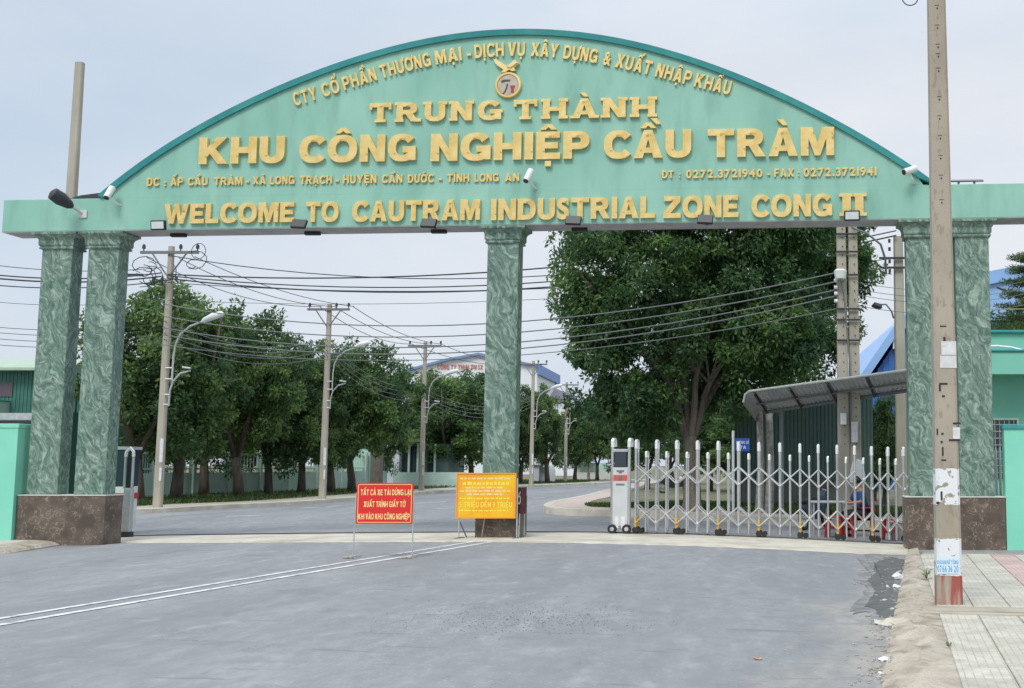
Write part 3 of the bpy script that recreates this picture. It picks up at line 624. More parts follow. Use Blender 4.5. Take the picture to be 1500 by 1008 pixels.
# lettering ------------------------------------------------------
GLY = {}
import unicodedata
def letter_shape(ch, t):
    """outline of a block capital of height 1 with stem t: list of polygons ('p') and bands between two outlines ('b')"""
    hs = t*.82; w = .9
    def sup(cx, cy, rx, ry, a0, a1, n, e=2.35):
        o = []
        for k in range(n+1):
            a = R(a0+(a1-a0)*k/n); c, s_ = math.cos(a), math.sin(a)
            o.append((cx+rx*math.copysign(abs(c)**(2/e), c), cy+ry*math.copysign(abs(s_)**(2/e), s_)))
        return o
    if ch == 'M': u = t*.93; return [('p', [(0,0),(0,1),(u+.13,1),(.55,.44),(.97-u,1),(1.1,1),(1.1,0),(1.1-u,0),(1.1-u,.60),(.64,0),(.46,0),(u,.60),(u,0)])]
    if ch == 'N': return [('p', [(0,0),(0,1),(t+.02,1),(.88-t,.44),(.88-t,1),(.88,1),(.88,0),(.86-t,0),(t,.56),(t,0)])]
    if ch == 'W': return [('p', [(0,1),(.28,1),(.42,.36),(.56,1),(.80,1),(.94,.36),(1.08,1),(1.36,1),(1.09,0),(.82,0),(.68,.58),(.54,0),(.27,0)])]
    if ch == 'A': k = .5-t*.52; L_ = [(0,0),(.34,1),(.48,1),(.48,.68),(.40,.37),(.48,.37),(.48,.18),(.345,.18),(t+.02,0)]; return [('p', L_), ('p', [(.96-x, y) for x, y in L_][::-1])]
    if ch == 'H': return [('p', [(0,0),(0,1),(t,1),(t,.5+hs/2),(w-t,.5+hs/2),(w-t,1),(w,1),(w,0),(w-t,0),(w-t,.5-hs/2),(t,.5-hs/2),(t,0)])]
    if ch == 'I': return [('p', [(0,0),(0,1),(t,1),(t,0)])]
    if ch == 'T': c = .44; return [('p', [(c-t/2,0),(c-t/2,1-hs),(0,1-hs),(0,1),(.88,1),(.88,1-hs),(c+t/2,1-hs),(c+t/2,0)])]
    if ch == 'L': return [('p', [(0,0),(0,1),(t,1),(t,hs),(.72,hs),(.72,0)])]
    if ch in 'EF':
        p = [(0,0),(0,1),(.76,1),(.76,1-hs),(t,1-hs),(t,.5+hs/2),(.70,.5+hs/2),(.70,.5-hs/2),(t,.5-hs/2)]
        return [('p', p+([(t,hs),(.78,hs),(.78,0)] if ch == 'E' else [(t,0)]))]
    if ch == 'K': return [('p', [(0,0),(0,1),(t,1),(t,.60),(.60,1),(.96,1),(.57,.57),(1.0,0),(.66,0),(.385,.39),(t,.26),(t,0)])]
    if ch == 'X': return [('p', [(0,0),(.33,.51),(.02,1),(.33,1),(.49,.70),(.65,1),(.96,1),(.65,.51),(.98,0),(.66,0),(.49,.31),(.32,0)])]
    if ch == 'V': return [('p', [(0,1),(.30,1),(.48,.34),(.66,1),(.96,1),(.62,0),(.34,0)])]
    if ch == 'Y': return [('p', [(0,1),(.31,1),(.48,.64),(.65,1),(.96,1),(.48+t/2,.40),(.48+t/2,0),(.48-t/2,0),(.48-t/2,.40)])]
    if ch == 'Z': return [('p', [(0,0),(0,hs+.03),(.50,1-hs),(.04,1-hs),(.04,1),(.88,1),(.88,1-hs-.03),(.37,hs),(.90,hs),(.90,0)])]
    if ch == 'O': return [('b', sup(.52, .5, .52, .515, 0, 345, 23), sup(.52, .5, .52-t, .515-hs, 0, 345, 23), True)]
    if ch == 'C': return [('b', sup(.50, .5, .50, .515, 38, 322, 20), sup(.50, .5, .50-t, .515-hs, 30, 330, 20), False)]
    if ch == 'G': return [('b', sup(.50, .5, .50, .515, 38, 318, 20), sup(.50, .5, .50-t, .515-hs, 30, 318, 20), False), ('q', [(.52,.54),(.98,.54),(.98,.03),(.80,.03),(.98-t,.12),(.98-t,.54-hs),(.52,.54-hs)])]
    if ch == 'U': return [('b', [(0,1)]+sup(.43, .40, .43, .415, 180, 360, 14)+[(.86,1)], [(t,1)]+sup(.43, .40, .43-t, .415-hs, 180, 360, 14)+[(.86-t,1)], False)]
    def bowl(y0, y1, w_, x0): r_ = (y1-y0)/2; c = (y0+y1)/2; return [('b', [(0,y0)]+sup(x0, c, w_-x0, r_, -90, 90, 12)+[(0,y1)], [(t,y0+hs)]+sup(x0, c, w_-x0-t, r_-hs, -90, 90, 12)+[(t,y1-hs)], True)]
    if ch == 'D': return bowl(0, 1, .90, .40)
    if ch == 'P': return bowl(.34, 1, .84, .46)+[('p', [(0,0),(0,.34),(t,.34),(t,0)])]
    if ch == 'R': return bowl(.38, 1, .86, .46)+[('p', [(0,0),(0,.38),(t,.38),(t,0)]), ('q', [(.36,.43),(.66,.46),(.94,0),(.93-t*1.15,0)])]
    return None
def shape_mesh(mb, parts):
    for p in parts:
        if p[0] == 'p': flatprism(mb, p[1])
        elif p[0] == 'q': flatprism(mb, p[1], .02, 1.02)
        else:
            _, o, i, cl = p; n = len(o); vs = [(x, y, 0.) for x, y in o]+[(x, y, 0.) for x, y in i]+[(x, y, 1.) for x, y in o]+[(x, y, 1.) for x, y in i]; fs = []
            for k in range(n if cl else n-1):
                j = (k+1) % n; fs += [(k, j, n+j, n+k), (2*n+k, 3*n+k, 3*n+j, 2*n+j), (k, 2*n+k, 2*n+j, j), (n+k, n+j, 3*n+j, 3*n+k)]
            if not cl: fs += [(0, n, 3*n, 2*n), (n-1, 3*n-1, 4*n-1, 2*n-1)]
            mb.add(vs, fs)
def flatprism(mb, poly, d0=0., d1=1.):
    n = len(poly); mb.add([(x, y, d0) for x, y in poly]+[(x, y, d1) for x, y in poly], [tuple(range(n))[::-1], tuple(range(n, 2*n))]+[(i, (i+1) % n, n+(i+1) % n, n+i) for i in range(n)])
def curvemesh(ch, off):
    c = bpy.data.curves.new('letter', 'FONT'); c.body = ch; c.size = 1; c.extrude = .5; c.offset = off; c.resolution_u = 5
    ob = bpy.data.objects.new('tmp_letter', c); COL.objects.link(ob)
    dg = bpy.context.evaluated_depsgraph_get(); me = bpy.data.meshes.new_from_object(ob.evaluated_get(dg))
    bpy.data.objects.remove(ob); bpy.data.curves.remove(c)
    co = np.zeros(len(me.vertices)*3); me.vertices.foreach_get('co', co); co = co.reshape(-1, 3)
    cap = .682+2*off; co[:, 0] -= co[:, 0].min(); co[:, 1] += off; co[:, :2] /= cap; co[:, 2] += .5
    f = [tuple(p.vertices) for p in me.polygons]; bpy.data.meshes.remove(me); return [tuple(v) for v in co], f
def glyph(ch, off=.034, serif=False, m=None, raw=False):
    key = (ch, off, serif, m.name if m else '')
    if key in GLY: return GLY[key]
    dec = unicodedata.normalize('NFD', ch); base = dec[0]; marks = dec[1:]; bar = False
    if base == 'Đ': base = 'D'; bar = True
    mb = MB()
    sh_ = letter_shape(base, .20+off*1.25)
    if sh_: shape_mesh(mb, sh_)
    else:
        v, f = curvemesh(base, off*.75); mb.v = v; mb.f = f
    w = max(v[0] for v in mb.v); t = .13+off*1.4; cx = w/2; y = 1.07
    if bar: flatprism(mb, [(-.12, .44), (.36, .44), (.36, .57), (-.12, .57)], .02, 1.03)
    if serif:
        st = .26; e = .10; h = .13
        rect = {'T': [(w/2-st/2-e, w/2+st/2+e, 0, h), (-.02, .09, .66, .98), (w-.09, w+.02, .66, .98)],
                'R': [(-e*.8, st+e*.4, 0, h), (-e*.8, st*.6, 1-h, 1), (w-.16, w+e, 0, h)],
                'U': [(-e*.8, st+e*.3, 1-h, 1), (w-st-e*.3, w+e*.8, 1-h, 1)],
                'N': [(-e*.8, st*.7+e, 0, h), (-e*.9, st*.5, 1-h, 1), (w-st*.7-e, w+e*.8, 1-h, 1)],
                'G': [(w-.34, w+e*.6, .38, .38+h)],
                'H': [(-e*.8, st+e*.3, 0, h), (-e*.8, st+e*.3, 1-h, 1), (w-st-e*.3, w+e*.8, 0, h), (w-st-e*.3, w+e*.8, 1-h, 1)],
                'A': [(-e*.9, .25+e*.5, 0, h), (w-.25-e*.5, w+e*.9, 0, h)],
                'I': [(-e*.9, w+e*.9, 0, h), (-e*.9, w+e*.9, 1-h, 1)]}.get(base, [])
        for i, (a, c_, z0, z1) in enumerate(rect): mb.box((a, z0-.004*(i+1), .02), (c_, z1+.004*(i+1), 1.03+.01*i))
    for k in marks:
        o = ord(k)
        if o == 0x31B: flatprism(mb, [(w-.14, .80), (w-.02, .74), (w+.12, .86), (w+.15, 1.10), (w+.02, 1.10), (w, .96)], .02, 1.03)
        if o == 0x302: flatprism(mb, [(cx-.27, y), (cx-.10, y+.20), (cx+.10, y+.20), (cx+.27, y), (cx+.10, y), (cx, y+.09), (cx-.10, y)])
    circ = '\u0302' in marks; ox = .30 if circ else 0; y2 = y+(.12 if circ else 0)
    for k in marks:
        o = ord(k); c = cx
        if o == 0x300: c = cx+(.27 if circ else 0); flatprism(mb, [(c-.20, y2+.24), (c+.02, y2+.24), (c+.15, y2+.02), (c+.0, y2+.02)])
        if o == 0x301: c = cx+ox; flatprism(mb, [(c-.12, y2+.02), (c+.03, y2+.02), (c+.22, y2+.24), (c+.0, y2+.24)])
        if o == 0x303: flatprism(mb, [(cx-.25, y+.02), (cx-.16, y+.17), (cx-.04, y+.17), (cx+.06, y+.10), (cx+.16, y+.19), (cx+.25, y+.17), (cx+.16, y+.02), (cx+.05, y+.0), (cx-.06, y+.06), (cx-.14, y+.02)])
        if o == 0x309: c = cx+ox; flatprism(mb, [(c-.09, y2+.14), (c-.06, y2+.26), (c+.10, y2+.27), (c+.14, y2+.16), (c+.05, y2+.08), (c+.05, y2), (c-.06, y2), (c-.05, y2+.10), (c+.04, y2+.17), (c-.0, y2+.20), (c-.02, y2+.14)])
        if o == 0x323: flatprism(mb, [(cx-.1, -.26), (cx+.1, -.26), (cx+.1, -.07), (cx-.1, -.07)])
    if raw: GLY[key] = (mb.v, mb.f, w); return GLY[key]
    me = bpy.data.meshes.new('letter'); me.from_pydata(mb.v, [], mb.f); me.materials.append(m)
    bm = bmesh.new(); bm.from_mesh(me); bmesh.ops.recalc_face_normals(bm, faces=bm.faces); bm.to_mesh(me); bm.free()
    GLY[key] = (me, w); return GLY[key]
def word(txt, parent, frame, x0, x1, base, h, depth, off=.034, gap=.13, serif=False, m=M_gold, slope=None):
    """frame(x, y) -> (location, matrix 3x3) ; x0..x1 in metres along the surface"""
    gl = [glyph(c, off, serif=serif, m=m) for c in txt]
    tot = sum(g[1] for g in gl)+gap*(len(gl)-1); k = (x1-x0)/tot; x = x0
    for (me, w), ch in zip(gl, txt):
        loc, Mr = frame(x, base)
        y0 = 0
        ob = link('letter', me, parent); 
        if ch in '-.': pass
        ob.matrix_local = Matrix.Translation(loc) @ Mr.to_4x4() @ Matrix.Diagonal((k, h, depth, 1))
        x += (w+gap)*k
MF = Matrix(((1, 0, 0), (0, 0, -1), (0, 1, 0)))     # text x -> s, y -> z, z -> towards the camera
def face(q): return lambda x, y: (Vector((x, q, y)), MF)
def gword(txt, px0, px1, ytop, ybase, depth=.05, q=-BO-.002, **kw):
    xm = (px0+px1)/2; s0, _ = GP(px0, ybase, q); s1, _ = GP(px1, ybase, q); _, zb = GP(xm, ybase, q); _, zt = GP(xm, ytop, q)
    word(txt, arch, face(q), s0, s1, zb, zt-zb, depth, **kw)
qp = FP-.002
def lin(x, a, c): return a[1]+(c[1]-a[1])*(x-a[0])/(c[0]-a[0])
T_, B_ = ((293, 203), (1222, 187.5)), ((293, 241.5), (1222, 229))
for w_, a, c in (('KHU', 293, 418), ('CÔNG', 440, 610), ('NGHIỆP', 632, 864), ('CẦU', 885, 1013), ('TRÀM', 1037, 1222)):
    xm = (a+c)/2; gword(w_, a, c, lin(xm, *T_), lin(xm, *B_), .07, qp, off=.064, gap=.10)
T_, B_ = ((242, 300), (1265, 284)), ((242, 328.5), (1265, 317))
for w_, a, c in (('WELCOME', 242, 432), ('TO', 449, 497), ('CAUTRAM', 517, 704), ('INDUSTRIAL', 720, 960), ('ZONE', 972, 1082), ('CONG', 1101, 1219)):
    xm = (a+c)/2; gword(w_, a, c, lin(xm, *T_), lin(xm, *B_), .06, off=.058, gap=.09)
gword('II', 1234, 1265, 284.5, 317, .06, off=.04, gap=.12, serif=True)
for w_, a, c, yt, yb in (('TRUNG', 543, 735, 150.5, 178.5), ('THÀNH', 754, 960, 145.5, 174)):
    gword(w_, a, c, yt, yb, .06, qp, off=.055, gap=.24, serif=True)
for w_, a, c, yt, yb in (('ĐC', 216, 234, 261, 273), (':', 241, 244, 263, 273), ('ẤP', 251, 269, 260.5, 272.5), ('CẦU', 276, 305, 260.5, 272), ('TRÀM', 314, 356, 260, 271.5), ('-', 361, 366, 259, 271), ('XÃ', 371, 390, 259, 270.5), ('LONG', 396, 432, 258.5, 270.3), ('TRẠCH', 440, 487, 258, 270), ('-', 492, 497, 257.5, 269.5), ('HUYỆN', 503, 552, 257, 269), ('CẦN', 560, 590, 256.5, 268.3), ('ĐƯỚC', 598, 636, 256, 268), ('-', 643, 648, 255.5, 267.5), ('TỈNH', 655, 688, 255.3, 267), ('LONG', 695, 731, 255, 266.5), ('AN', 740, 761, 254.5, 266),
                      ('ĐT', 970, 987, 250.5, 261.5), (':', 995, 997, 251, 261), ('0272.3721940', 1005, 1117, 249, 260.8), ('-', 1124, 1128, 248.5, 260), ('FAX', 1134, 1163, 247.5, 259.5), (':', 1169, 1171, 248, 259), ('0272.3721941', 1177, 1284, 246, 258.5)):
    gword(w_, a, c, yt, yb, .035, qp, off=.045, gap=.16)
# the company line follows the arc
arcp = [(449, 141), (486, 130), (527, 116), (594, 95.5), (656, 83), (716, 75), (756, 72.5), (798, 73.5), (851, 80), (890, 86.5), (929, 95), (988, 109), (1045, 124)]
az = [GP(x, y, qp) for x, y in arcp]; poly = np.polyfit([a for a, _ in az], [c for _, c in az], 4); dpo = np.polyder(poly)
def arcframe(h):
    def f(x, y):
        sl = math.atan(np.polyval(dpo, x)); r = Matrix.Rotation(sl, 3, 'Z')
        return Vector((x+math.sin(sl)*h/2, qp, np.polyval(poly, x)-math.cos(sl)*h/2)), MF @ r
    return f
for w_, a, c in (('CTY', 433, 466), ('CỔ', 474, 499), ('PHẦN', 504, 552), ('THƯƠNG', 558, 631), ('MẠI', 638, 676), ('-', 684, 690), ('DỊCH', 695, 738), ('VỤ', 744, 769), ('XÂY', 778, 818), ('DỰNG', 826, 876), ('&', 885, 896), ('XUẤT', 903, 955), ('NHẬP', 962, 1013), ('KHẨU', 1019, 1071)):
    s0, _ = GP(a, 100, qp); s1, _ = GP(c, 100, qp); word(w_, arch, arcframe(.29), s0, s1, 0, .285, .045, off=.03, gap=.16)
# emblem: ring, disc with the letter mark, gold bird on top
es, ez = GP(745, 125.5, qp); er = .275
em = MB(); em.rings([[(es+r_*math.cos(a), q_, ez+r_*math.sin(a)) for a in np.linspace(0, 2*math.pi, 28, endpoint=False)] for r_, q_ in ((er, qp+.0), (er, qp-.04), (er-.015, qp-.06), (er-.05, qp-.06), (er-.06, qp-.035), (.001, qp-.034))], cap=False)
em = em.build('emblem', M_gold, arch, rel=False)
d = MB(); d.rings([[(es+r_*math.cos(a), q_, ez+r_*math.sin(a)) for a in np.linspace(0, 2*math.pi, 28, endpoint=False)] for r_, q_ in ((er-.062, qp-.03), (er-.062, qp-.046))]); d.build('disc', M_emblem, em, rel=False)
M_ink = mat('emblem_dark_print', (.06, .07, .07)); M_inkr = mat('emblem_red_print', (.32, .06, .05))
k = er/17.5                                    # metres per photo pixel at the emblem
def epoly(pts, m, d0, d1, nm='emblem_mark'):
    MB().prism([(es+(x-745)*k, ez-(y-125.5)*k) for x, y in pts], qp-d0, qp-d1, lambda a, c, q: (a, q, c)).build(nm, m, em, rel=False)
epoly([(735.5, 121), (738, 119), (743, 118.4), (748, 118.6), (747, 120.8), (742, 120.6), (737.5, 122.2)], M_ink, .046, .054)
epoly([(743.6, 124), (745.2, 124.3), (743.6, 131), (741.5, 135.5), (738.6, 138), (738, 137), (740.6, 134), (742.2, 130)], M_ink, .046, .054)
epoly([(748, 126.5), (754.5, 126.5), (753.5, 129.5), (752.7, 131), (753, 136), (749, 136), (749.5, 131), (748.6, 129.5)], M_inkr, .046, .054)
epoly([(725.5, 90.5), (729, 91.5), (733, 94), (738, 97.5), (743, 100), (747, 99), (750.5, 95), (754, 92.3), (755.5, 94.5), (759, 97), (755, 100.5), (752.5, 103), (755, 107), (750, 107.5), (746, 105.5), (741, 109), (735, 109.2), (739, 105.8), (736.5, 103.6), (731, 100), (727.5, 96)], M_gold, .0, .07, 'bird')
epoly([(743, 101.5), (747.5, 98.5), (757.5, 96.5), (753, 100), (748, 103.5)], M_gold, .07, .095, 'wing')

# floodlights standing off the beam's foot
def floodlight(px, py, label, faceon=True, tilt=0):
    s0, z0 = GP(px, py, -BO-.22); base = gw(s0, -BO, z0)
    t_ = thing('floodlight', label, 'floodlight', base, -TH, 'floodlights along the foot of the gateway beam')
    w, h = .155, .1
    Mx = Matrix.Translation((0, -.22, 0)) @ Matrix.Rotation(R(tilt), 4, 'X') @ Matrix.Rotation(R(0 if faceon else 4), 4, 'Y')
    MB().box((-w, -.03, -h), (w, .04, h), Mx).build('housing', M_black, t_, rel=False, bevel=.012)
    (MB().box((-w+.028, -.036, -h+.028), (w-.028, -.030, h-.028), Mx) if faceon else MB().box((-w+.028, .040, -h+.028), (w-.028, .046, h-.028), Mx)).build('lamp_glass', M_lens, t_, rel=False)
    MB().box((-.03, .0, -.02), (.03, .22, .02)).build('bracket', M_black, t_, rel=False)
floodlight(232, 330, 'black floodlight with pale glass left of the W of WELCOME', True, 8)
floodlight(438, 328, 'black floodlight seen dark between WELCOME and TO', False, -25)
floodlight(628, 327, 'black floodlight below the T and R of CAUTRAM', False, -25)
floodlight(840, 323, 'black floodlight below the S and T of INDUSTRIAL', False, -25)
floodlight(1033, 321.5, 'black floodlight below the N of ZONE', False, -25)
floodlight(1248, 316, 'black floodlight with pale glass in front of the II numeral', True, 8)
# small junction boxes under the beam
for px, lb in ((262, 'small dark box under the beam near the left column pair'), (458, 'small dark box under the beam below the word TO'), (643, 'small dark box under the beam left of the centre column'), (849, 'small dark box under the beam right of the centre column')):
    s0, z0 = GP(px, 338, .2); p = gw(s0, .2, Hb)
    MB().box((p.x-.16, p.y-.05, Hb-.075), (p.x+.16, p.y+.05, Hb-.003)).build('junction_box', M_black, bevel=.01, **top(lb, 'junction box', 'junction boxes under the gateway beam'))
# security cameras
def cctv(px, py, label, d, q=-BO):
    s0, z0 = GP(px, py, q-.25); base = gw(s0, q, z0)
    t_ = thing('security_camera', label, 'security camera', base, -TH, 'security cameras on the gateway')
    c = Vector((0, -.25, 0)); d = Vector(d).normalized()
    MB().tube([c-d*.16, c-d*.155, c+d*.13], [.04, .07, .066], 12).build('housing', M_white, t_, rel=False, smooth=True)
    MB().tube([c+d*.131, c+d*.15], [.05, .052], 12).build('lens', M_black, t_, rel=False, smooth=True)
    MB().tube([c+Vector((0, 0, -.05)), c+Vector((.06, .05, -.16)), Vector((.10, 0, -.20))], .02, 8).build('arm', M_white, t_, rel=False, smooth=True)
cctv(160, 283, 'white tubular security camera at the left foot of the arch', (-.05, -.5, -.8))
cctv(774, 258, 'white tubular security camera in the middle of the arch after the word AN', (-.25, -.45, -.85), FP)
cctv(1332, 250, 'white tubular security camera at the right foot of the arch near the pole', (-.8, -.45, -.35))
# street lamp head hanging over the left end of the beam
a_, h_ = GP(122, 314, -BO), GP(84, 285, -BO-.35)
t_ = thing('street_lamp', 'dark street lamp head on a short arm over the left end of the beam', 'street lamp', gw(a_[0], -BO, a_[1]), -TH)
A0 = Vector((0, 0, 0)); A1 = Vector((h_[0]-a_[0], -.55, h_[1]-a_[1]))
MB().tube([A0, A1*.35], .03, 8).build('arm', M_steel2, t_, rel=False, smooth=True)
D = A1.normalized(); 
MB().tube([A1*.33, A1*.42, A1*.7, A1*.95, A1*1.0], [.04, .09, .145, .13, .05], 12).build('lamp_head', M_wire, t_, rel=False, smooth=True)
MB().box((-.09, -.03, -.08), (.09, .0, .08)).build('wall_plate', M_ledge, t_, rel=False, bevel=.005)
# solar lights on the right wing, brackets on the left wing
for px, lb in ((1404, 'small dark solar panel light beside the pole on the right wing of the beam'), (1427, 'small dark solar panel light on the right wing, the one farther from the pole')):
    s0, z0 = GP(px, 262, .1); p = gw(s0, .1, Ht)
    t_ = thing('solar_light', lb, 'solar light', p, -TH, 'solar lights on the right wing of the beam')
    MB().box((-.02, -.02, 0), (.02, .02, .11)).build('stem', M_steel2, t_, rel=False)
    MB().box((-.17, -.1, -.012), (.17, .1, .012), Matrix.Translation((0, 0, .13)) @ Matrix.Rotation(R(22), 4, 'X')).build('solar_panel', M_glass, t_, rel=False)
p0 = gw(*[GP(72, 289, .2)[0], .2, Ht]); p1 = gw(GP(92, 282, .2)[0], .2, Ht+.17); p2 = gw(GP(140, 279, .2)[0], .2, Ht+.22); p3 = gw(GP(143, 288, .2)[0], .2, Ht+.02)
MB().prism([(0, 0), (.5, .14), (1.05, .20), (1.0, 0)], -.12, .12, lambda a, c, d: Vector(gw(GP(88, 289, .2)[0]+a, .25+d, Ht+.003+c))).build('bent_metal_sheet', M_wire, **top('dark bent metal sheet lying on the left wing of the beam', 'metal sheet'))

# mint boundary walls butting against the pedestals
def wallpiece(name, label, pts, zt, thick, cap):
    mb = MB(); t_ = thing(name, label, 'wall', pts[0])
    a, c = Vector(pts[0]), Vector(pts[1]); d = (c-a).normalized(); n_ = Vector((-d.y, d.x, 0))*thick
    ring = lambda z, g: [(*(a-d*g-n_.normalized()*g).xy, z), (*(c+d*g-n_.normalized()*g).xy, z), (*(c+d*g+n_+n_.normalized()*g).xy, z), (*(a-d*g+n_+n_.normalized()*g).xy, z)]
    MB().rings([ring(-.3, 0), ring(zt-.09, 0)]).build('wall_body', M_mint2, t_)
    MB().rings([ring(zt-.09, cap), ring(zt, cap)]).build('coping', M_teal if cap > .02 else M_mint2, t_, bevel=.01)
wl = gw(-14.345, -.20, 0); wl.z = 0
wallpiece('boundary_wall', 'bright mint wall left of the left granite pedestal', [Vector((-24, 22.2, 0)), Vector((wl.x, wl.y-.02, 0))], 2.33, .62, .018)
wr = gw(5.352, -.1, 0); wr.z = 0
wallpiece('boundary_wall', 'bright mint wall right of the right granite pedestal', [Vector((wr.x, wr.y, 0)), Vector((11, wr.y-.45, 0))], 2.27, .3, .03)

# ------------------------------------------------------------ folding gate
FA, FB = GR(905, 783), Vector(GR(1326, 797.5))
fd = (Vector((FB.x, FB.y, 0))-Vector((FA.x, FA.y, 0))).normalized(); fn = Vector((-fd.y, fd.x, 0))   # fn away from the camera
def onF(px, py=720):
    d = ray(px, py); a = Vector((FA.x, FA.y)); e = Vector((fd.x, fd.y)); den = d.x*e.y-d.y*e.x
    t = (a.x*e.y-a.y*e.x)/den; return Vector((d.x*t, d.y*t, gz(d.x*t, d.y*t)+.03))
fg = thing('folding_gate', 'extended stainless steel folding gate closing the right half of the gateway', 'gate', (FA.x, FA.y, FA.z))
tall = [931, 961, 990.5, 1021, 1051.5, 1081.4, 1111.5, 1142.4, 1172, 1199, 1226.7, 1252.6, 1277.6, 1301.7, 1324.5]
FD = .30                                            # depth of the double frame
def capped(mb, p, r, h, z0=.05):
    mb.tube([p+Vector((0, 0, z0)), p+Vector((0, 0, h))], r, 8)
TP = [onF(x) for x in tall]
M_cap = mat('polished_cap', (.88, .88, .86), rough=.25, metal=.3)
for i, p in enumerate(TP):
    wheel = i in (0, 2, 4, 6, 8, 10, 12, 14)
    mb = MB(); z0 = .30 if wheel else .06
    capped(mb, p, .025, 1.82, z0); capped(mb, p+fn*FD, .025, 1.82, z0)
    for z in (.62, 1.42): mb.tube([p+Vector((0, 0, z)), p+fn*FD+Vector((0, 0, z))], .014, 6)
    po = mb.build('gate_post', M_steel, fg, smooth=True)
    mb = MB()
    mb.tube([p+Vector((0, 0, 1.76)), p+Vector((0, 0, 1.86)), p+Vector((0, 0, 1.90)), p+fn*.05+Vector((0, 0, 1.925)), p+fn*(FD-.05)+Vector((0, 0, 1.925)), p+fn*FD+Vector((0, 0, 1.90)), p+fn*FD+Vector((0, 0, 1.76))], .031, 8)
    mb.build('post_cap', M_cap, po, smooth=True)
    if wheel:
        for o_ in (0, FD): MB().tube([p+fn*o_+Vector((0, 0, .08)), p+fn*o_+Vector((0, 0, .34))], .03, 8).build('yellow_leg', M_yleg, fg, smooth=True)
        for o_ in (0, FD):
            MB().tube([p+fn*(o_-.035)+Vector((0, 0, .075)), p+fn*(o_+.035)+Vector((0, 0, .065))], .065, 14).build('wheel', M_rubber, fg, smooth=True)
            MB().tube([p+fn*(o_-.04)+fd*.11+Vector((0, 0, .055)), p+fn*(o_+.03)+fd*.11+Vector((0, 0, .055))], .052, 14).build('wheel', M_rubber, fg, smooth=True)
TPx = TP+[TP[-1]+(TP[-1]-TP[-2])]
for i in range(len(TPx)-1):
    a, c = TPx[i], TPx[i+1]; md = (a+c)/2
    if i < len(TP)-1:
        mb = MB(); capped(mb, md, .019, 1.62, .05); capped(mb, md+fn*FD, .019, 1.62, .05)
        mb.tube([md+Vector((0, 0, .05)), md+fn*FD+Vector((0, 0, .05))], .015, 6)
        po = mb.build('gate_rod', M_steel, fg, smooth=True)
        MB().tube([md+Vector((0, 0, 1.58)), md+Vector((0, 0, 1.66)), md+Vector((0, 0, 1.685)), md+fn*FD+Vector((0, 0, 1.685)), md+fn*FD+Vector((0, 0, 1.58))], .024, 8).build('post_cap', M_cap, po, smooth=True)
    e = c if i < len(TP)-1 else md
    for zu, zl in ((1.42, 1.05), (.60, .215)):
        zm = (zu+zl)/2
        for o_ in (-.045, FD+.02):
            for z0, z1 in ((zu, zl), (zl, zu)):
                z1e = z1 if i < len(TP)-1 else zm
                yy = fn*(o_+(.0 if z0 > z1 else .016))
                MB().tube([a+yy+Vector((0, 0, z0)), e+yy+Vector((0, 0, z1e))], .0135, 6).build('lattice_bar', M_steel, fg)
# motor head
hp = onF(896.5, 740); hq = onF(921, 740); w = (hq-hp).length; ph = math.atan2(fd.y, fd.x)
HM = Matrix.Translation(hp) @ Matrix.Rotation(ph, 4, 'Z')
def hbox(a, c): return MB().box(a, c, HM)
head = hbox((.02, -.04, .14), (w-.02, .36, 1.36)).build('motor_box', mat('silver_sheet', (.60, .61, .61), (.68, .69, .69), 3, .4, metal=.25), fg, bevel=.01)
hbox((.07, -.047, .10), (.15, -.041, .34)).build('kick_plate', M_white, head, rel=True)
hbox((w-.15, -.047, .10), (w-.07, -.041, .34)).build('kick_plate', M_white, head)
hbox((.05, -.043, 1.36), (w-.05, .34, 1.68)).build('display_glass', M_glass, fg, bevel=.008)
hbox((.02, -.045, 1.68), (w-.02, .36, 1.74)).build('head_frame', M_steel, fg, bevel=.006)
hbox((.03, -.046, 1.08), (w-.03, -.041, 1.20)).build('red_band', mat('red_band', (.62, .10, .08), rough=.5), head)
MB().tube([HM @ Vector((w/2, -.055, 1.14)), HM @ Vector((w/2, -.047, 1.14))], .045, 16).build('badge', M_wire2, head)
hbox((w/2-.08, -.046, 1.262), (w/2+.08, -.042, 1.30)).build('emblem_wing', M_wire2, head)
hbox((w/2-.035, -.0465, 1.235), (w/2+.035, -.0425, 1.262)).build('emblem_wing', M_wire2, head)
hbox((w/2-.09, -.046, .985), (w/2+.09, -.042, 1.02)).build('nameplate', M_wire2, head)
for x in (.0, w):
    po = MB().tube([HM @ Vector((x, 0, .12)), HM @ Vector((x, 0, 1.86))], .032, 8).build('gate_post', M_steel, fg, smooth=True)
    MB().tube([HM @ Vector((x, 0, 1.78)), HM @ Vector((x, 0, 1.9)), HM @ Vector((x, .05, 1.94)), HM @ Vector((x, .3, 1.94)), HM @ Vector((x, .34, 1.8))], .038, 8).build('post_cap', M_cap, po, smooth=True)
for x in (.02, w-.03):
    wh = MB().tube([HM @ Vector((x, -.09, .085)), HM @ Vector((x, -.02, .085))], .095, 18).build('wheel', M_rubber, fg, smooth=True)
    MB().tube([HM @ Vector((x, -.097, .085)), HM @ Vector((x, -.088, .085))], .045, 14).build('hub', M_steel, wh, smooth=True)
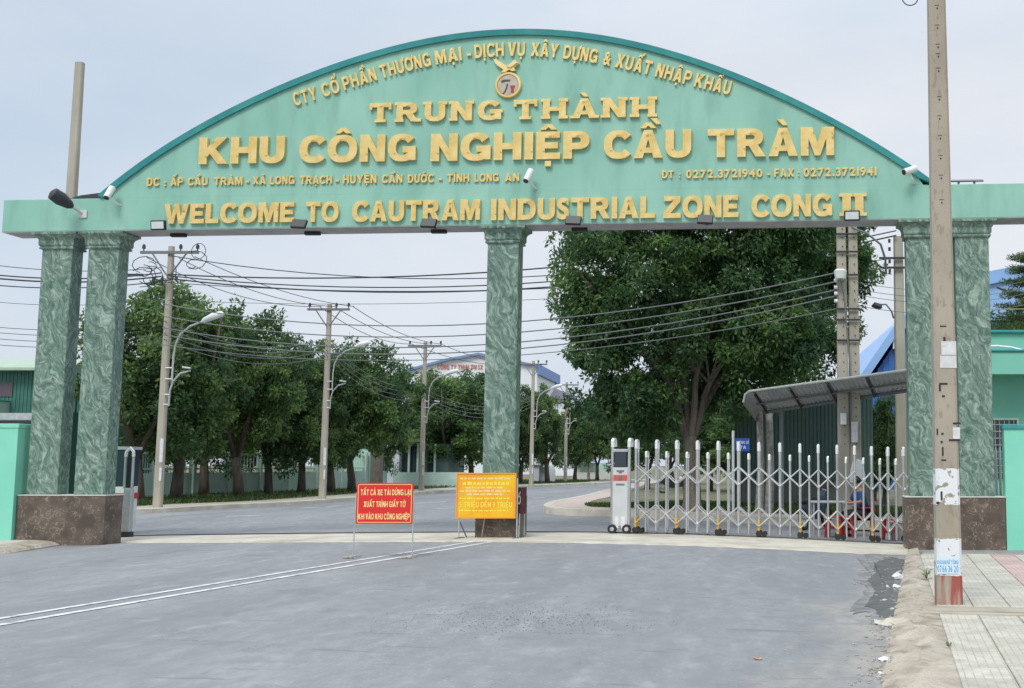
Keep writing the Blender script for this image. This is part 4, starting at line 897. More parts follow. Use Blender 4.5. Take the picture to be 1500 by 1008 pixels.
# the left leaf, pushed together behind the left pedestal
q0 = GR(183, 789); lg = thing('folding_gate', 'retracted left leaf of the folding gate standing beside the left pedestal', 'gate', q0)
MB().box((q0.x-.09, q0.y, .03), (q0.x+.08, q0.y+.14, .98)).build('motor_box', M_steel2, lg, bevel=.01)
for dx in (-.09, .08):
    MB().tube([(q0.x+dx, q0.y+.02, .98), (q0.x+dx, q0.y+.02, 1.72)], .03, 8).build('gate_post', M_steel, lg, smooth=True)
MB().tube([(q0.x-.09, q0.y+.02, 1.68), (q0.x-.08, q0.y+.02, 1.79), (q0.x, q0.y+.02, 1.87), (q0.x+.07, q0.y+.02, 1.79), (q0.x+.08, q0.y+.02, 1.68)], .036, 8).build('post_cap', M_cap, lg, smooth=True)
MB().box((q0.x-.07, q0.y+.05, .99), (q0.x+.06, q0.y+.14, 1.7)).build('display_glass', M_glass, lg)
MB().box((q0.x-.11, q0.y-.01, -.09), (q0.x+.10, q0.y+.16, .03)).build('base_plate', M_wire, lg)
q1 = G(171, 775, 0); bt = thing('guard_booth', 'narrow dark glazed booth with a red band behind the left columns', 'booth', (q1.x, 26, 0))
B1 = P(160, 700, 26); 
MB().box((B1.x-.3, 26, 0), (B1.x+.36, 26.6, 1.0)).build('lower_panel', M_white, bt); MB().box((B1.x-.3, 26, 1.0), (B1.x+.36, 26.6, 1.85)).build('window', M_glass, bt)
MB().box((B1.x-.32, 25.98, .72), (B1.x+.38, 26.62, .85)).build('red_band', M_redp, bt); MB().box((B1.x-.34, 25.96, 1.85), (B1.x+.4, 26.64, 1.92)).build('roof', M_steel2, bt)

# ------------------------------------------------------------ the standing signs
def vface(org, ax):     # vertical sign face; ax = unit vector along it
    up = Vector((0, 0, 1)); nrm = ax.cross(up); Mr = Matrix((ax, up, nrm)).transposed()
    return Mr
def textline(txt, parent, org, ax, x0, x1, z0, h, m, off=.0, depth=.003):
    Mr = vface(org, ax); mb = MB(); x = 0
    for ch in txt:
        if ch == ' ': x += .38; continue
        v, f, w = glyph(ch, off, raw=True); mb.add([(a+x, b_, c) for a, b_, c in v], f); x += w+.16
    x -= .16; me = bpy.data.meshes.new('lettering'); me.from_pydata([(a/x, b_, c) for a, b_, c in mb.v], [], mb.f); me.materials.append(m)
    bm = bmesh.new(); bm.from_mesh(me); bmesh.ops.recalc_face_normals(bm, faces=bm.faces); bm.to_mesh(me); bm.free()
    o_ = link('lettering', me, parent)
    o0 = parent.location if not parent.parent else parent.location+parent.parent.location
    o_.matrix_local = Matrix.Translation(Vector(org)+ax*x0+Vector((0, 0, z0))-o0) @ Mr.to_4x4() @ Matrix.Diagonal((x1-x0, h, depth, 1))
    return o_
g0 = GR(520, 817.5); g1 = GR(604, 818.5); Y1 = g0.y; ax = Vector((1, .0, 0))
c00, c10, c01, c11 = P(521.5, 768, Y1), P(605, 767, Y1), P(523.5, 706, Y1), P(605, 709, Y1)
rs = thing('warning_sign', 'red standing sign with yellow letters on thin steel legs', 'sign', (g0.x+.45, Y1, g0.z))
X0, X1, Z0, Z1 = (c00.x+c01.x)/2, (c10.x+c11.x)/2, (c00.z+c10.z)/2, (c01.z+c11.z)/2
bd = MB().box((X0, Y1-.012, Z0), (X1, Y1+.012, Z1)).build('sign_board', M_red, rs)
mb = MB(); e = .018; i_ = .02
for a, c in (((X0+i_, Z0+i_), (X1-i_, Z0+i_+.008)), ((X0+i_, Z1-i_-.008), (X1-i_, Z1-i_)), ((X0+i_, Z0+i_), (X0+i_+.008, Z1-i_)), ((X1-i_-.008, Z0+i_), (X1-i_, Z1-i_))):
    mb.box((a[0], Y1-.0145, a[1]), (c[0], Y1-.012, c[1]))
mb.build('border_line', M_cream, bd)
for tx, fx0, fx1, fz in (('TẤT CẢ XE TẢI DỪNG LẠI', .07, .96, .70), ('XUẤT TRÌNH GIẤY TỜ', .13, .87, .41), ('KHI VÀO KHU CÔNG NGHIỆP', .04, .95, .11)):
    textline(tx, bd, (X0, Y1-.0125, Z0), ax, (X1-X0)*fx0, (X1-X0)*fx1, (Z1-Z0)*fz, .088, M_cream, .012)
for gx, dx in ((X0-.01, 0), (X1+.01, 0)):
    lp = MB().tube([(gx-(.02 if gx < X0 else 0), Y1, g0.z+.02), (gx, Y1, Z1-.15)], .011, 8).build('leg', M_steel2, rs, smooth=True)
    MB().box((gx-.13, Y1-.14, g0.z), (gx+.02, Y1-.08, g0.z+.035), None).build('foot_block', M_conc, rs, bevel=.008)
    MB().tube([(gx-.05, Y1-.15, g0.z+.03), (gx, Y1, g0.z+.03), (gx+.03, Y1+.22, g0.z+.02)], .01, 8).build('foot', M_steel2, rs)
# yellow sign leaning by the centre pedestal
Y2 = GR(675, 790).y; zg = gz(-5, Y2)
c00, c10, c01, c11 = P(669.5, 758.5, Y2), P(755, 760.5, Y2), P(667.5, 692, Y2), P(757, 693.5, Y2)
X0, X1, Z0, Z1 = (c00.x+c01.x)/2, (c10.x+c11.x)/2, (c00.z+c10.z)/2, (c01.z+c11.z)/2
ys_ = thing('notice_board', 'yellow standing notice board in front of the centre pedestal', 'sign', ((X0+X1)/2, Y2, zg))
bd = MB().box((X0, Y2-.012, Z0), (X1, Y2+.012, Z1)).build('sign_board', M_yell, ys_)
mb = MB()
for a, c in (((X0, Z0), (X1, Z0+.025)), ((X0, Z1-.025), (X1, Z1)), ((X0, Z0+.025), (X0+.025, Z1-.025)), ((X1-.025, Z0+.025), (X1, Z1-.025))):
    mb.box((a[0], Y2-.022, a[1]), (c[0], Y2-.013, c[1]))
mb.build('frame', M_orange, bd)
WW, HH = X1-X0, Z1-Z0
for tx, fx0, fx1, fz, hh, m_ in (('XE LƯU THÔNG VÀO KHU CÔNG NGHIỆP VI PHẠM', .06, .94, .855, .034, M_yl2), ('BỊ XỬ PHẠT HÀNH CHÍNH TỪ', .10, .90, .735, .06, M_yl1), ('CHỞ QUÁ TẢI, ĐỔ ĐẤT ĐÁ', .14, .82, .655, .034, M_yl2), ('GÂY BỤI, Ô NHIỄM MÔI TRƯỜNG TRONG', .06, .92, .58, .034, M_yl2), ('KHU CÔNG NGHIỆP SẼ', .18, .80, .51, .034, M_yl2), ('BỊ PHẠT TIỀN VỚI MỨC TỪ', .06, .92, .42, .034, M_yl1), ('5 TRIỆU ĐẾN 9 TRIỆU', .06, .94, .24, .105, M_yl1), ('XIN CHÂN THÀNH CẢM ƠN QUÝ KHÁCH', .05, .9, .155, .028, M_yl1)):
    if tx.startswith('5'): textline(tx, bd, (X0, Y2-.0125, Z0), ax, WW*fx0, WW*fx1, HH*fz, hh, m_, .02); continue
    # too small to read in the photograph: worn rows of word-long dashes
    rr = random.Random(int(fz*1000)); x = fx0; mbx = MB()
    while x < fx1-.03:
        wl_ = min(rr.uniform(.05, .13), fx1-x); mbx.box((X0+WW*x, Y2-.0145, Z0+HH*fz), (X0+WW*(x+wl_-.02), Y2-.012, Z0+HH*fz+hh*rr.uniform(.75, 1))); x += wl_
    mbx.build('worn_lettering', m_, bd)
for px_, dx in ((672, -.02), (757, .02)):
    gx = P(px_, 780, Y2).x
    MB().tube([(gx, Y2, zg+.01), (gx+dx*-.3, Y2, Z1-.1)], .013, 8).build('leg', M_steel2, ys_, smooth=True)
    MB().tube([(gx, Y2+.02, zg+.35), (gx+.09, Y2+.28, zg+.02)], .012, 8).build('brace', M_wire2, ys_)
    MB().tube([(gx-.07, Y2-.12, zg+.015), (gx, Y2, zg+.03), (gx+.06, Y2+.2, zg+.02)], .012, 8).build('foot', M_wire2, ys_)
gx = P(711, 780, Y2+.2).x; MB().tube([(gx-.05, Y2+.1, zg+.01), (gx+.02, Y2+.02, Z0+.02)], .014, 8).build('brace', mat('rusty_pipe', (.25, .17, .14), (.35, .26, .22), 20, .8), ys_)
# maroon sign, seen edge-on, carrying a white O with its accent
Y3 = Y2+.12; a3, b3 = P(756.5, 714, Y3), P(768.5, 714, Y3); z3 = P(760, 753, Y3).z
ms_ = thing('side_sign', 'narrow maroon sign with a white letter right of the yellow board', 'sign', (a3.x, Y3, zg))
axm = Vector((.42, -.0, 0)).normalized()
bd = MB().box((a3.x+.015, Y3-.012, z3), (b3.x-.01, Y3+.3, a3.z)).build('sign_board', M_maroon, ms_, bevel=.004)
textline('Ổ', bd, (a3.x+.015, Y3-.014, z3), Vector((1, 0, 0)), .012, .075, .19, .17, M_white, 0)
MB().tube([(a3.x+.07, Y3-.05, gz(a3.x, Y3)+.01), (a3.x+.075, Y3-.02, z3+.01)], .014, 8).build('leg', M_steel2, ms_)
MB().tube([(b3.x-.03, Y3+.2, gz(a3.x, Y3)+.01), (b3.x-.03, Y3+.2, z3+.01)], .014, 8).build('leg', M_steel2, ms_)

# ------------------------------------------------------------ concrete poles
def rectpole(mb, base, h, w0, w1, d0=None, d1=None, ch=.22):
    d0 = d0 or w0*.8; d1 = d1 or w1*.8; rs = []
    for i in range(9):
        t = i/8; w = (w0+(w1-w0)*t)/2; d = (d0+(d1-d0)*t)/2; c = w*ch; z = base[2]+h*t
        rs.append([(base[0]+x, base[1]+y, z) for x, y in ((-w+c, -d), (w-c, -d), (w, -d+c), (w, d-c), (w-c, d), (-w+c, d), (-w, d-c), (-w, -d+c))])
    return mb.rings(rs)
pb = G(1393, 887, ZS); pb.y += .12; pb.z = ZS-.02
bp = thing('utility_pole', 'big concrete pole with white and red painted bands standing on the tiled pavement', 'utility pole', pb)
rectpole(MB(), pb, 8.2, .285, .185).build('pole', M_polepaint, bp, smooth=False)
for ob in list(bp.children): pass
yf = pb.y-.115
mb = MB()
for y in (12, 41, 69, 83, 104, 146, 174, 203, 232, 261, 297):
    f0 = (pb.z+8.2-0)/8.2; p = P(1374+.023*y, y, yf); t = (p.z-pb.z)/8.2; yq = pb.y-(.114+(.074-.114)*t)-.002
    p = P(1372.5+.024*y, y, yq); w_ = .008
    mb.tube([p, p+Vector((0, -.004, 0))], .009, 8); mb.box((p.x-.028, p.y-.002, p.z+.035), (p.x+.022, p.y+.002, p.z+.039))
mb.build('bolt_hole', M_black, bp, kind='stuff')
def onpole(px, py):
    q = P(px, py, yf); t = (q.z-pb.z)/8.2; return P(px, py, pb.y-(.114+(.074-.114)*t)-.003)
for (x0, y0, x1, y1, m_, nm) in ((1379, 500, 1400.5, 520, M_paper, 'paper_notice'), (1377, 521, 1401, 539, M_paper, 'paper_notice'), (1396, 626, 1406, 643, M_paper, 'paper_notice'), (1390, 643.5, 1407, 646, M_black, 'cable_tie'), (1396, 619, 1407, 621.5, M_black, 'cable_tie'), (1376, 561, 1388, 563.5, M_black, 'paint_mark'), (1375.5, 563.5, 1378, 573, M_black, 'paint_mark'), (1380, 579, 1384, 581.5, M_black, 'paint_mark'), (1379, 673, 1386, 675, M_black, 'paint_mark'), (1380, 655, 1382, 668, M_black, 'paint_mark'), (1378, 720, 1380.5, 733, M_black, 'paint_mark'), (1371.5, 735, 1376, 738.5, M_black, 'paint_mark'), (1382, 494, 1385, 500, M_black, 'paint_mark'), (1377, 477, 1386, 478.5, M_black, 'paint_mark'), (1372, 628, 1374, 637, M_black, 'paint_mark'), (1379, 634, 1382, 637, M_black, 'paint_mark'), (1378, 646, 1381, 649, M_black, 'paint_mark')):
    a = onpole(x0, y1); c = onpole(x1, y0); MB().box((a.x, a.y-.002, a.z), (c.x, a.y, c.z)).build(nm, m_, bp)
a = onpole(1372.5, 840.5); c = onpole(1404, 815); po = MB().box((a.x, a.y-.004, a.z), (c.x, a.y-.001, c.z)).build('poster', mat('poster_paper', (.62, .74, .80), (.70, .79, .83), 20, .8), bp)
textline('KHOAN BÊ TÔNG', po, (a.x, a.y-.0042, a.z), Vector((1, 0, 0)), .004, c.x-a.x-.005, .105, .042, M_bluepr, .02, .001)
textline('0766 36 20', po, (a.x, a.y-.0042, a.z), Vector((1, 0, 0)), .004, c.x-a.x-.005, .018, .072, M_bluepr, .03, .001)
# little weed growing at the pavement edge
wp = G(1357, 848, ZS)
def leafquad(mb, p, d, n, l, w):
    d = Vector(d).normalized(); s_ = d.cross(Vector(n)).normalized()*w/2; p = Vector(p)
    mb.add([p, p+d*l*.5+s_, p+d*l, p+d*l*.5-s_], [(0, 1, 2, 3)])
wt = thing('weed', 'small green weed growing at the edge of the tiles left of the painted pole', 'plant', wp)
mb = MB(); ms2 = MB(); rnd = random.Random(5)
for k in range(7):
    a = rnd.uniform(0, 6.28); e = wp+Vector((math.cos(a)*.06, math.sin(a)*.06, rnd.uniform(.05, .14))); ms2.tube([wp, (wp+e)/2+Vector((0, 0, .02)), e], .003, 4)
    for j in range(5): leafquad(mb, wp.lerp(e, .4+.15*j), (math.cos(a+j*1.3), math.sin(a+j*1.3), rnd.uniform(-.1, .5)), (0, 0, 1), rnd.uniform(.04, .075), .028)
mb.build('leaf', mat('weed_leaf', (.10, .22, .05), (.16, .30, .07), 20, .6), wt, fix=False, kind='stuff'); ms2.build('stem', M_grass, wt)

for k, (px, py, lb) in enumerate(((1349, 812, 'tiny weed tuft at the far end of the dirt shoulder by the granite pedestal'), (1390, 948, 'tiny weed tuft on the dirt shoulder near the bottom edge of the photo'))):
    wq = G(px, py, ZS); w2 = thing('weed', lb, 'plant', wq); mb = MB()
    for j in range(14):
        a = rnd.uniform(0, 6.28); leafquad(mb, wq, (math.cos(a)*.5, math.sin(a)*.5, rnd.uniform(.5, 1)), (math.sin(a), -math.cos(a), .2), rnd.uniform(.03, .07), .012)
    mb.build('leaf', MATS['weed_leaf'], w2, fix=False, kind='stuff')
# poles with lamp arms along the far kerb
def streetpole(bx, by, topy, Y, label, arms=True, wb=.27, wt=.17, cross=True, heady=None, sc=1., group='lamp poles along the far kerb', lampz=None):
    b_ = P(bx, by, Y); b_.z = .14; tp = P(bx, topy, Y).z
    t_ = thing('lamp_pole', label, 'utility pole', b_, 0, group)
    H = tp-.14
    rectpole(MB(), b_, H, wb, wt, ch=.3).build('pole', M_conc_pole, t_)
    if cross:
        z = tp-.22
        MB().box((b_.x-.95*sc, b_.y-.14, z-.045), (b_.x+.95*sc, b_.y-.06-.02, z+.045)).build('crossarm', M_wire2, t_)
        for s_ in (-1, 1):
            MB().tube([(b_.x+.06*s_, b_.y-.12, z-.75*sc), (b_.x+.55*s_*sc, b_.y-.12, z-.04)], .025, 6).build('brace', M_wire2, t_)
        for dx in (-.85, .35, .9):
            MB().tube([(b_.x+dx*sc, b_.y-.1, z+.045), (b_.x+dx*sc, b_.y-.1, z+.12), (b_.x+dx*sc, b_.y-.1, z+.13), (b_.x+dx*sc, b_.y-.1, z+.2), (b_.x+dx*sc, b_.y-.1, z+.21), (b_.x+dx*sc, b_.y-.1, z+.27)], [.02, .02, .06, .05, .06, .03], 8).build('insulator', M_wire, t_, smooth=True)
    if arms:
        lz = lampz or H*.545; k = sc; x = b_.x; y = b_.y-.12; z = lz
        arm = MB()
        arm.tube([(x+.30*k, y, z-.42*k), (x+.31*k, y, z+.35*k), (x+.36*k, y, z+.75*k), (x+.52*k, y-.03, z+1.08*k), (x+.85*k, y-.1, z+1.32*k), (x+1.3*k, y-.2, z+1.46*k)], .032*k, 8)
        for dz in (-.38, -.02): arm.tube([(x+.08, y, z+dz*k), (x+.30*k, y, z+dz*k)], .025*k, 6)
        am = arm.build('lamp_arm', M_steel2, t_, smooth=True)
        MB().tube([(x+1.25*k, y-.19, z+1.44*k), (x+1.36*k, y-.22, z+1.5*k), (x+1.65*k, y-.29, z+1.61*k), (x+1.95*k, y-.36, z+1.68*k), (x+2.04*k, y-.38, z+1.68*k)], [.04*k, .085*k, .115*k, .10*k, .03*k], 10).build('lamp_head', M_white, am, smooth=True)
        low = MB(); low.tube([(x+.24*k, y, z-1.25*k), (x+.25*k, y, z-.75*k), (x+.34*k, y, z-.45*k), (x+.58*k, y-.04, z-.2*k), (x+.92*k, y-.1, z-.12*k)], .03*k, 8)
        for dz in (-1.2, -.88): low.tube([(x+.08, y, z+dz*k), (x+.24*k, y, z+dz*k)], .024*k, 6)
        low.tube([(x+.68*k, y-.12, z-.01*k), (x+.98*k, y-.2, z-.05*k)], .035*k, 6); low.build('lower_arm', M_steel2, t_, smooth=True)
        MB().box((b_.x+.02, b_.y-wb*.42, .14+H*.17), (b_.x+.13, b_.y-wb*.38, .14+H*.26)).build('paper_notice', M_paper, t_)
        MB().box((b_.x+.05, b_.y-wb*.44, .14+H*.10), (b_.x+.12, b_.y-wb*.41, .14+H*.15)).build('paper_notice', M_paper, t_)
    return b_, tp
p1, t1 = streetpole(231, 741, 361, 36, 'nearest concrete lamp pole of the far kerb, right of the left columns, many cables', lampz=4.62)
p2, t2 = streetpole(472, 731, 446, 45, 'second concrete lamp pole of the far kerb, left of the red sign', sc=.9, lampz=4.85)
p3, t3 = streetpole(617, 718.5, 501, 60, 'third concrete lamp pole of the far kerb, before the white house', sc=.95, lampz=4.9)
p4, t4 = streetpole(778, 713, 529, 71, 'concrete lamp pole just right of the centre column', sc=.95, lampz=4.9)
p5, t5 = streetpole(828, 707.5, 560, 88, 'slim far concrete lamp pole second from the right of the centre column', sc=1., lampz=5.1)
p6, t6 = streetpole(862, 704.5, 592, 100, 'farthest concrete lamp pole left of the folding gate head', sc=1., lampz=4.6)
# tangle of jumpers on pole one
jt = thing('cable_tangle', 'tangle of looped jumper wires around the head of the nearest lamp pole', 'cables', (p1.x, 35.8, 7.6))
rnd = random.Random(11)
for k in range(9):
    c = Vector((p1.x+rnd.uniform(-.9, .9), 35.75, rnd.uniform(7.25, 8.1))); r_ = rnd.uniform(.14, .34); a0 = rnd.uniform(0, 6)
    MB().tube([c+Vector((math.cos(a0+i*.6)*r_*1.3, rnd.uniform(-.05, .05), math.sin(a0+i*.6)*r_)) for i in range(8)], .014, 5).build('wire_loop', M_wire, jt)
MB().box((p1.x-1.55, 35.6, 7.55), (p1.x-.7, 35.7, 7.62), Matrix.Identity(4)).build('spacer_bar', M_wire, jt)
for dx in (-.38, -.1): MB().tube([(p1.x+dx, 35.7, 7.25), (p1.x+dx, 35.7, 7.5)], .05, 6).build('clamp', M_wire, jt)
# loop insulators at the right crossarm end
MB().torus((p1.x+.98, 35.8, t1-.2), .26, .012, (.2, 1, 0), 20, 5).build('wire_loop', M_wire, jt)

# left tall pole rising behind the beam
b_ = P(80, 690, 27); b_ = Vector((P(104, 300, 27).x, 27, .0)); tp = P(112, 92, 27).z
t_ = thing('utility_pole', 'tall bare concrete pole rising above the left end of the beam', 'utility pole', b_)
rectpole(MB(), b_, tp, .30, .19).build('pole', M_conc_pole, t_)
# double pole right of the big tree and the pole behind the right column
b_ = P(1236.5, 742, 27.2); b_.z = .2; b2 = b_+Vector((.285, .02, 0)); HD = 7.9
dp = thing('twin_pole', 'pair of strapped concrete poles right of the big tree', 'utility pole', b_)
for q_ in (b_, b2): rectpole(MB(), q_, HD, .29, .21, ch=.15).build('pole', M_conc_pole, dp)
for py in (342, 368, 402, 452, 468, 498):
    z = P(1240, py, 27).z; MB().box((b_.x-.14, 27.04, z-.02), (b2.x+.14, 27.08, z+.02)).build('strap', M_wire, dp)
mb = MB()
for q_ in (b_, b2):
    for k in range(30):
        z = 2+k*.22; mb.tube([(q_.x+.02, 27.12, z), (q_.x+.02, 27.08, z)], .014, 6)
mb.build('bolt_hole', M_wire, dp, kind='stuff')
a = P(1231, 399, 26.9); MB().tube([a+Vector((0, 0, -.16)), a+Vector((0, 0, .03)), a+Vector((0, 0, .07))], [.13, .16, .12], 14).build('round_lamp', M_white, dp, smooth=True)
MB().tube([a+Vector((0, .0, -.17)), a+Vector((.1, .1, -.6)), Vector((b2.x-.1, 27.05, a.z-2.6)), Vector((b2.x-.14, 27.05, 2.0))], .02, 6).build('conduit', M_wire2, dp)
for k, py in enumerate((411, 421, 430, 441)):
    z = P(1226, py, 27.05).z; MB().tube([(b_.x-.2, 27.05, z), (b_.x-.12, 27.05, z)], .045, 8).build('insulator', M_white, dp)
MB().box((P(1235, 600, 26.9).x-.06, 26.9, P(0, 622, 26.9).z), (P(1235, 600, 26.9).x+.08, 27.052, P(0, 605, 26.9).z)).build('meter_box', M_white, dp, bevel=.01)
a = P(1247, 648, 27.05); c = P(1256, 618, 27.05); MB().box((a.x, 26.98, a.z), (c.x, 27.01, c.z)).build('paper_notice', M_paper, dp)
b3_ = P(1322, 735, 34); b3_.z = .2
t_ = thing('utility_pole', 'concrete pole standing just left of the right marble columns', 'utility pole', b3_)
rectpole(MB(), b3_, 8.3, .36, .27).build('pole', M_conc_pole, t_)
for py in (378, 392):
    z = P(1310, py, 33.8).z; MB().box((b3_.x-.62, 33.78, z-.03), (b3_.x+.2, 33.84, z+.03)).build('crossarm', M_wire, t_)
for py in (348, 360, 378, 392):
    z = P(1310, py, 33.8).z; MB().tube([(b3_.x-.3, 33.8, z-.16), (b3_.x-.3, 33.8, z-.05)], .04, 6).build('insulator', M_wire, t_)
MB().tube([P(1247, 333, 27), P(1270, 342, 27), P(1290, 358, 27), P(1297, 380, 27.2), P(1298, 402, 27.4)], .028, 6).build('curved_pipe', M_wire2, smooth=True, **top('thin grey pipe curving down between the twin pole and the next pole', 'pipe'))
t_ = thing('street_lamp', 'dark street lamp head hanging right of the twin pole', 'street lamp', P(1290, 452, 33))
MB().tube([P(1277, 449, 33), P(1281, 447, 33), P(1290, 450, 33), P(1291, 452, 33)], [.03, .09, .10, .03], 8).build('lamp_head', M_wire, t_, smooth=True)
MB().tube([P(1288, 446, 33), P(1298, 446, 33), P(1306, 456, 33), P(1309, 466, 33.2)], .025, 6).build('arm', M_wire2, t_)

# cables -----------------------------------------------------------
def cable(a, c, sag, r, label, m=M_wire, grp='overhead power cables'):
    a, c = Vector(a), Vector(c); pts = [a.lerp(c, i/20)+Vector((0, 0, -sag*4*(i/20)*(1-i/20))) for i in range(21)]
    MB().tube(pts, r, 5, cap=False).build('power_cable', m, fix=False, smooth=True, **top(label, 'cable', grp))
gl = 'grey sagging cable from nearest lamp pole to twin pole, '
for (y1, y2, w_) in ((445, 399, 'the topmost'), (463, 412, 'second from the top'), (480, 424, 'second from the bottom'), (490, 433, 'the lowest')):
    cable(P(238, y1, 35.8), P(1228, y2, 27.05), 1.0, .017, gl+w_, M_wire2)
cable(P(238, 505, 35.8), P(1228, 452, 27.05), .85, .012, 'thin grey cable below the four that sag towards the twin pole', M_wire2)
up = 'dark high cable from nearest lamp pole rightwards, '
for (y1, y2, sg, r, w_) in ((374, 322, 1.25, .016, 'the uppermost'), (402, 318, .75, .024, 'thick upper one of the bundle'), (404, 338, .95, .02, 'bundle middle one'), (408, 345, 1.0, .024, 'bundle lower one'), (414, 378, .6, .013, 'thin lowest one'), (440, 392, .5, .008, 'very thin one near the tree tops')):
    cable(P(246, y1, 35.8), P(1313, y2, 33.8), sg, r, up+w_)
for i, (xa, ya, xb, yb, sg, w_) in enumerate(((285, 376, 518, 449, .25, 'upper'), (262, 378, 490, 449, .35, 'lower'), (215, 377, 470, 449, .45, 'left'))):
    cable(P(xa, ya, 35.8), P(xb, yb, 44.8), sg, .013, 'thin high cable from the first to the second lamp pole, '+w_+' one')
for i, (xa, ya, xb, yb, sg, w_) in enumerate(((517, 449, 646, 504, .3, 'upper'), (490, 449, 632, 504, .35, 'middle'), (468, 449, 603, 504, .4, 'lower'))):
    cable(P(xa, ya, 44.8), P(xb, yb, 59.8), sg, .015, 'thin high cable from the second to the third lamp pole, '+w_+' one')
for xa, ya, xb, yb, w_ in ((646, 504, 795, 534, 'right'), (603, 504, 763, 534, 'left')):
    cable(P(xa, ya, 59.8), P(xb, yb, 70.8), .4, .017, 'thin high cable from the third lamp pole past the centre column, '+w_+' one')
for k, w_ in enumerate(('top', 'second', 'third', 'bottom')):
    cable(P(240, 470+k*9, 35.8), P(476, 497+k*8, 44.8), .55, .013, 'low cable from the first to the second lamp pole, %s of four' % w_, M_wire2)
    cable(P(478, 497+k*8, 44.8), P(617, 565+k*6, 59.8), .7, .014, 'low cable from the second to the third lamp pole, %s of four' % w_, M_wire2)
    cable(P(619, 568+k*6, 59.8), P(777, 582+k*5, 70.8), .8, .015, 'low cable from third lamp pole past centre column, %s of four' % w_, M_wire2)
for (y1, y2, r, w_) in ((400, 393, .022, 'thick upper'), (405, 398, .026, 'thick lower'), (392, 377, .012, 'crossing'), (436, 433, .008, 'thin middle'), (472, 470, .01, 'first of the low'), (480, 478, .01, 'second of the low'), (489, 487, .01, 'third of the low'), (497, 496, .01, 'lowest'), (412, 409, .018, 'third thick')):
    cable(P(-80, y2, 34), P(236, y1+(2 if y1 > 430 else 0), 35.8), .25, r, w_+' cable running left behind the left columns')
cable(P(1380, 447, 33), P(1560, 449, 33), .1, .012, 'pale yellow cable right of the right columns', mat('yellow_cable', (.4, .38, .12)))
for k, y in enumerate((412, 422, 430, 446)): cable(P(1256, y+2, 27.1), P(1560, y-18, 33), .4, .008, 'faint thin cable right of the twin pole, ' + ('the highest', 'just under the highest', 'just above the lowest', 'the lowest')[k], M_wire2)
t_ = MB().torus(P(1333, -3, 11), .08, .006, (0, 1, 0), 24, 6).build('cable_loop', M_wire, **top('small loop of black cable at the top edge left of the painted pole', 'cable'))

# ------------------------------------------------------------ trees
def leafcloud(centers, radii, nper, size, seed, asp=.42, squash=.8, droop=.25, tint=None):
    r = np.random.default_rng(seed); V = []; T = []
    C = np.repeat(np.array(centers, float), nper, 0); Rr = np.repeat(np.array(radii, float), nper); n = len(C)
    tb = np.repeat(r.uniform(.1, .75, len(centers)) if tint is None else np.array(tint), nper)
    d = r.normal(size=(n, 3)); d /= np.linalg.norm(d, axis=1)[:, None]
    rad = Rr*(.35+.65*r.random(n)**.55)*(1+.25*r.normal(size=n)*(r.random(n) < .25))
    p = C+d*rad[:, None]*np.array([1, 1, squash])
    l = r.normal(size=(n, 3))*.8+d*1.0; l[:, 2] -= droop; l /= np.linalg.norm(l, axis=1)[:, None]
    u = d*.7+r.normal(size=(n, 3))*.6+np.array([0, 0, .5]); s = np.cross(l, u); s /= np.linalg.norm(s, axis=1)[:, None]+1e-6
    nn = np.cross(s, l)
    L_ = size*r.uniform(.6, 1.3, n)[:, None]; w = L_*asp/2
    v = np.stack([p, p+l*L_*.5+s*w-nn*L_*.04, p+l*L_-nn*L_*.12, p+l*L_*.5-s*w-nn*L_*.04], 1).reshape(-1, 3)
    t = np.clip(tb+r.normal(size=n)*.13+(r.random(n) < .08)*.3, 0, 1)
    return v, np.repeat(t, 4)
def leafobj(v, t, m, name):
    me = bpy.data.meshes.new(name); n = len(v)//4
    me.vertices.add(len(v)); me.vertices.foreach_set('co', v.astype(np.float32).ravel())
    me.loops.add(n*4); me.loops.foreach_set('vertex_index', np.arange(n*4, dtype=np.int32))
    me.polygons.add(n); me.polygons.foreach_set('loop_start', np.arange(0, n*4, 4, dtype=np.int32)); me.polygons.foreach_set('loop_total', np.full(n, 4, np.int32))
    a = me.attributes.new('tint', 'FLOAT', 'POINT'); a.data.foreach_set('value', t.astype(np.float32)); me.update(); me.validate()
    me.materials.append(m); return me
def blobs(n, rx, ry, z0, z1, seed, rb=(.55, .95), fill=.45):
    r = np.random.default_rng(seed); cs = []; rs = []
    while len(cs) < n:
        d = r.normal(size=3); d /= np.linalg.norm(d); f = r.random()**fill
        h = (z1-z0)/2; rr = r.uniform(*rb)
        wob = 1+.16*math.sin(3*math.atan2(d[1], d[0])+seed)+.1*math.sin(5*d[2]*2+seed*2)
        c = np.array([d[0]*(rx-rr*.6)*f*wob, d[1]*(ry-rr*.6)*f*wob, (z0+z1)/2+d[2]*(h-rr*.5)*f]); cs.append(c); rs.append(rr)
    return cs, rs
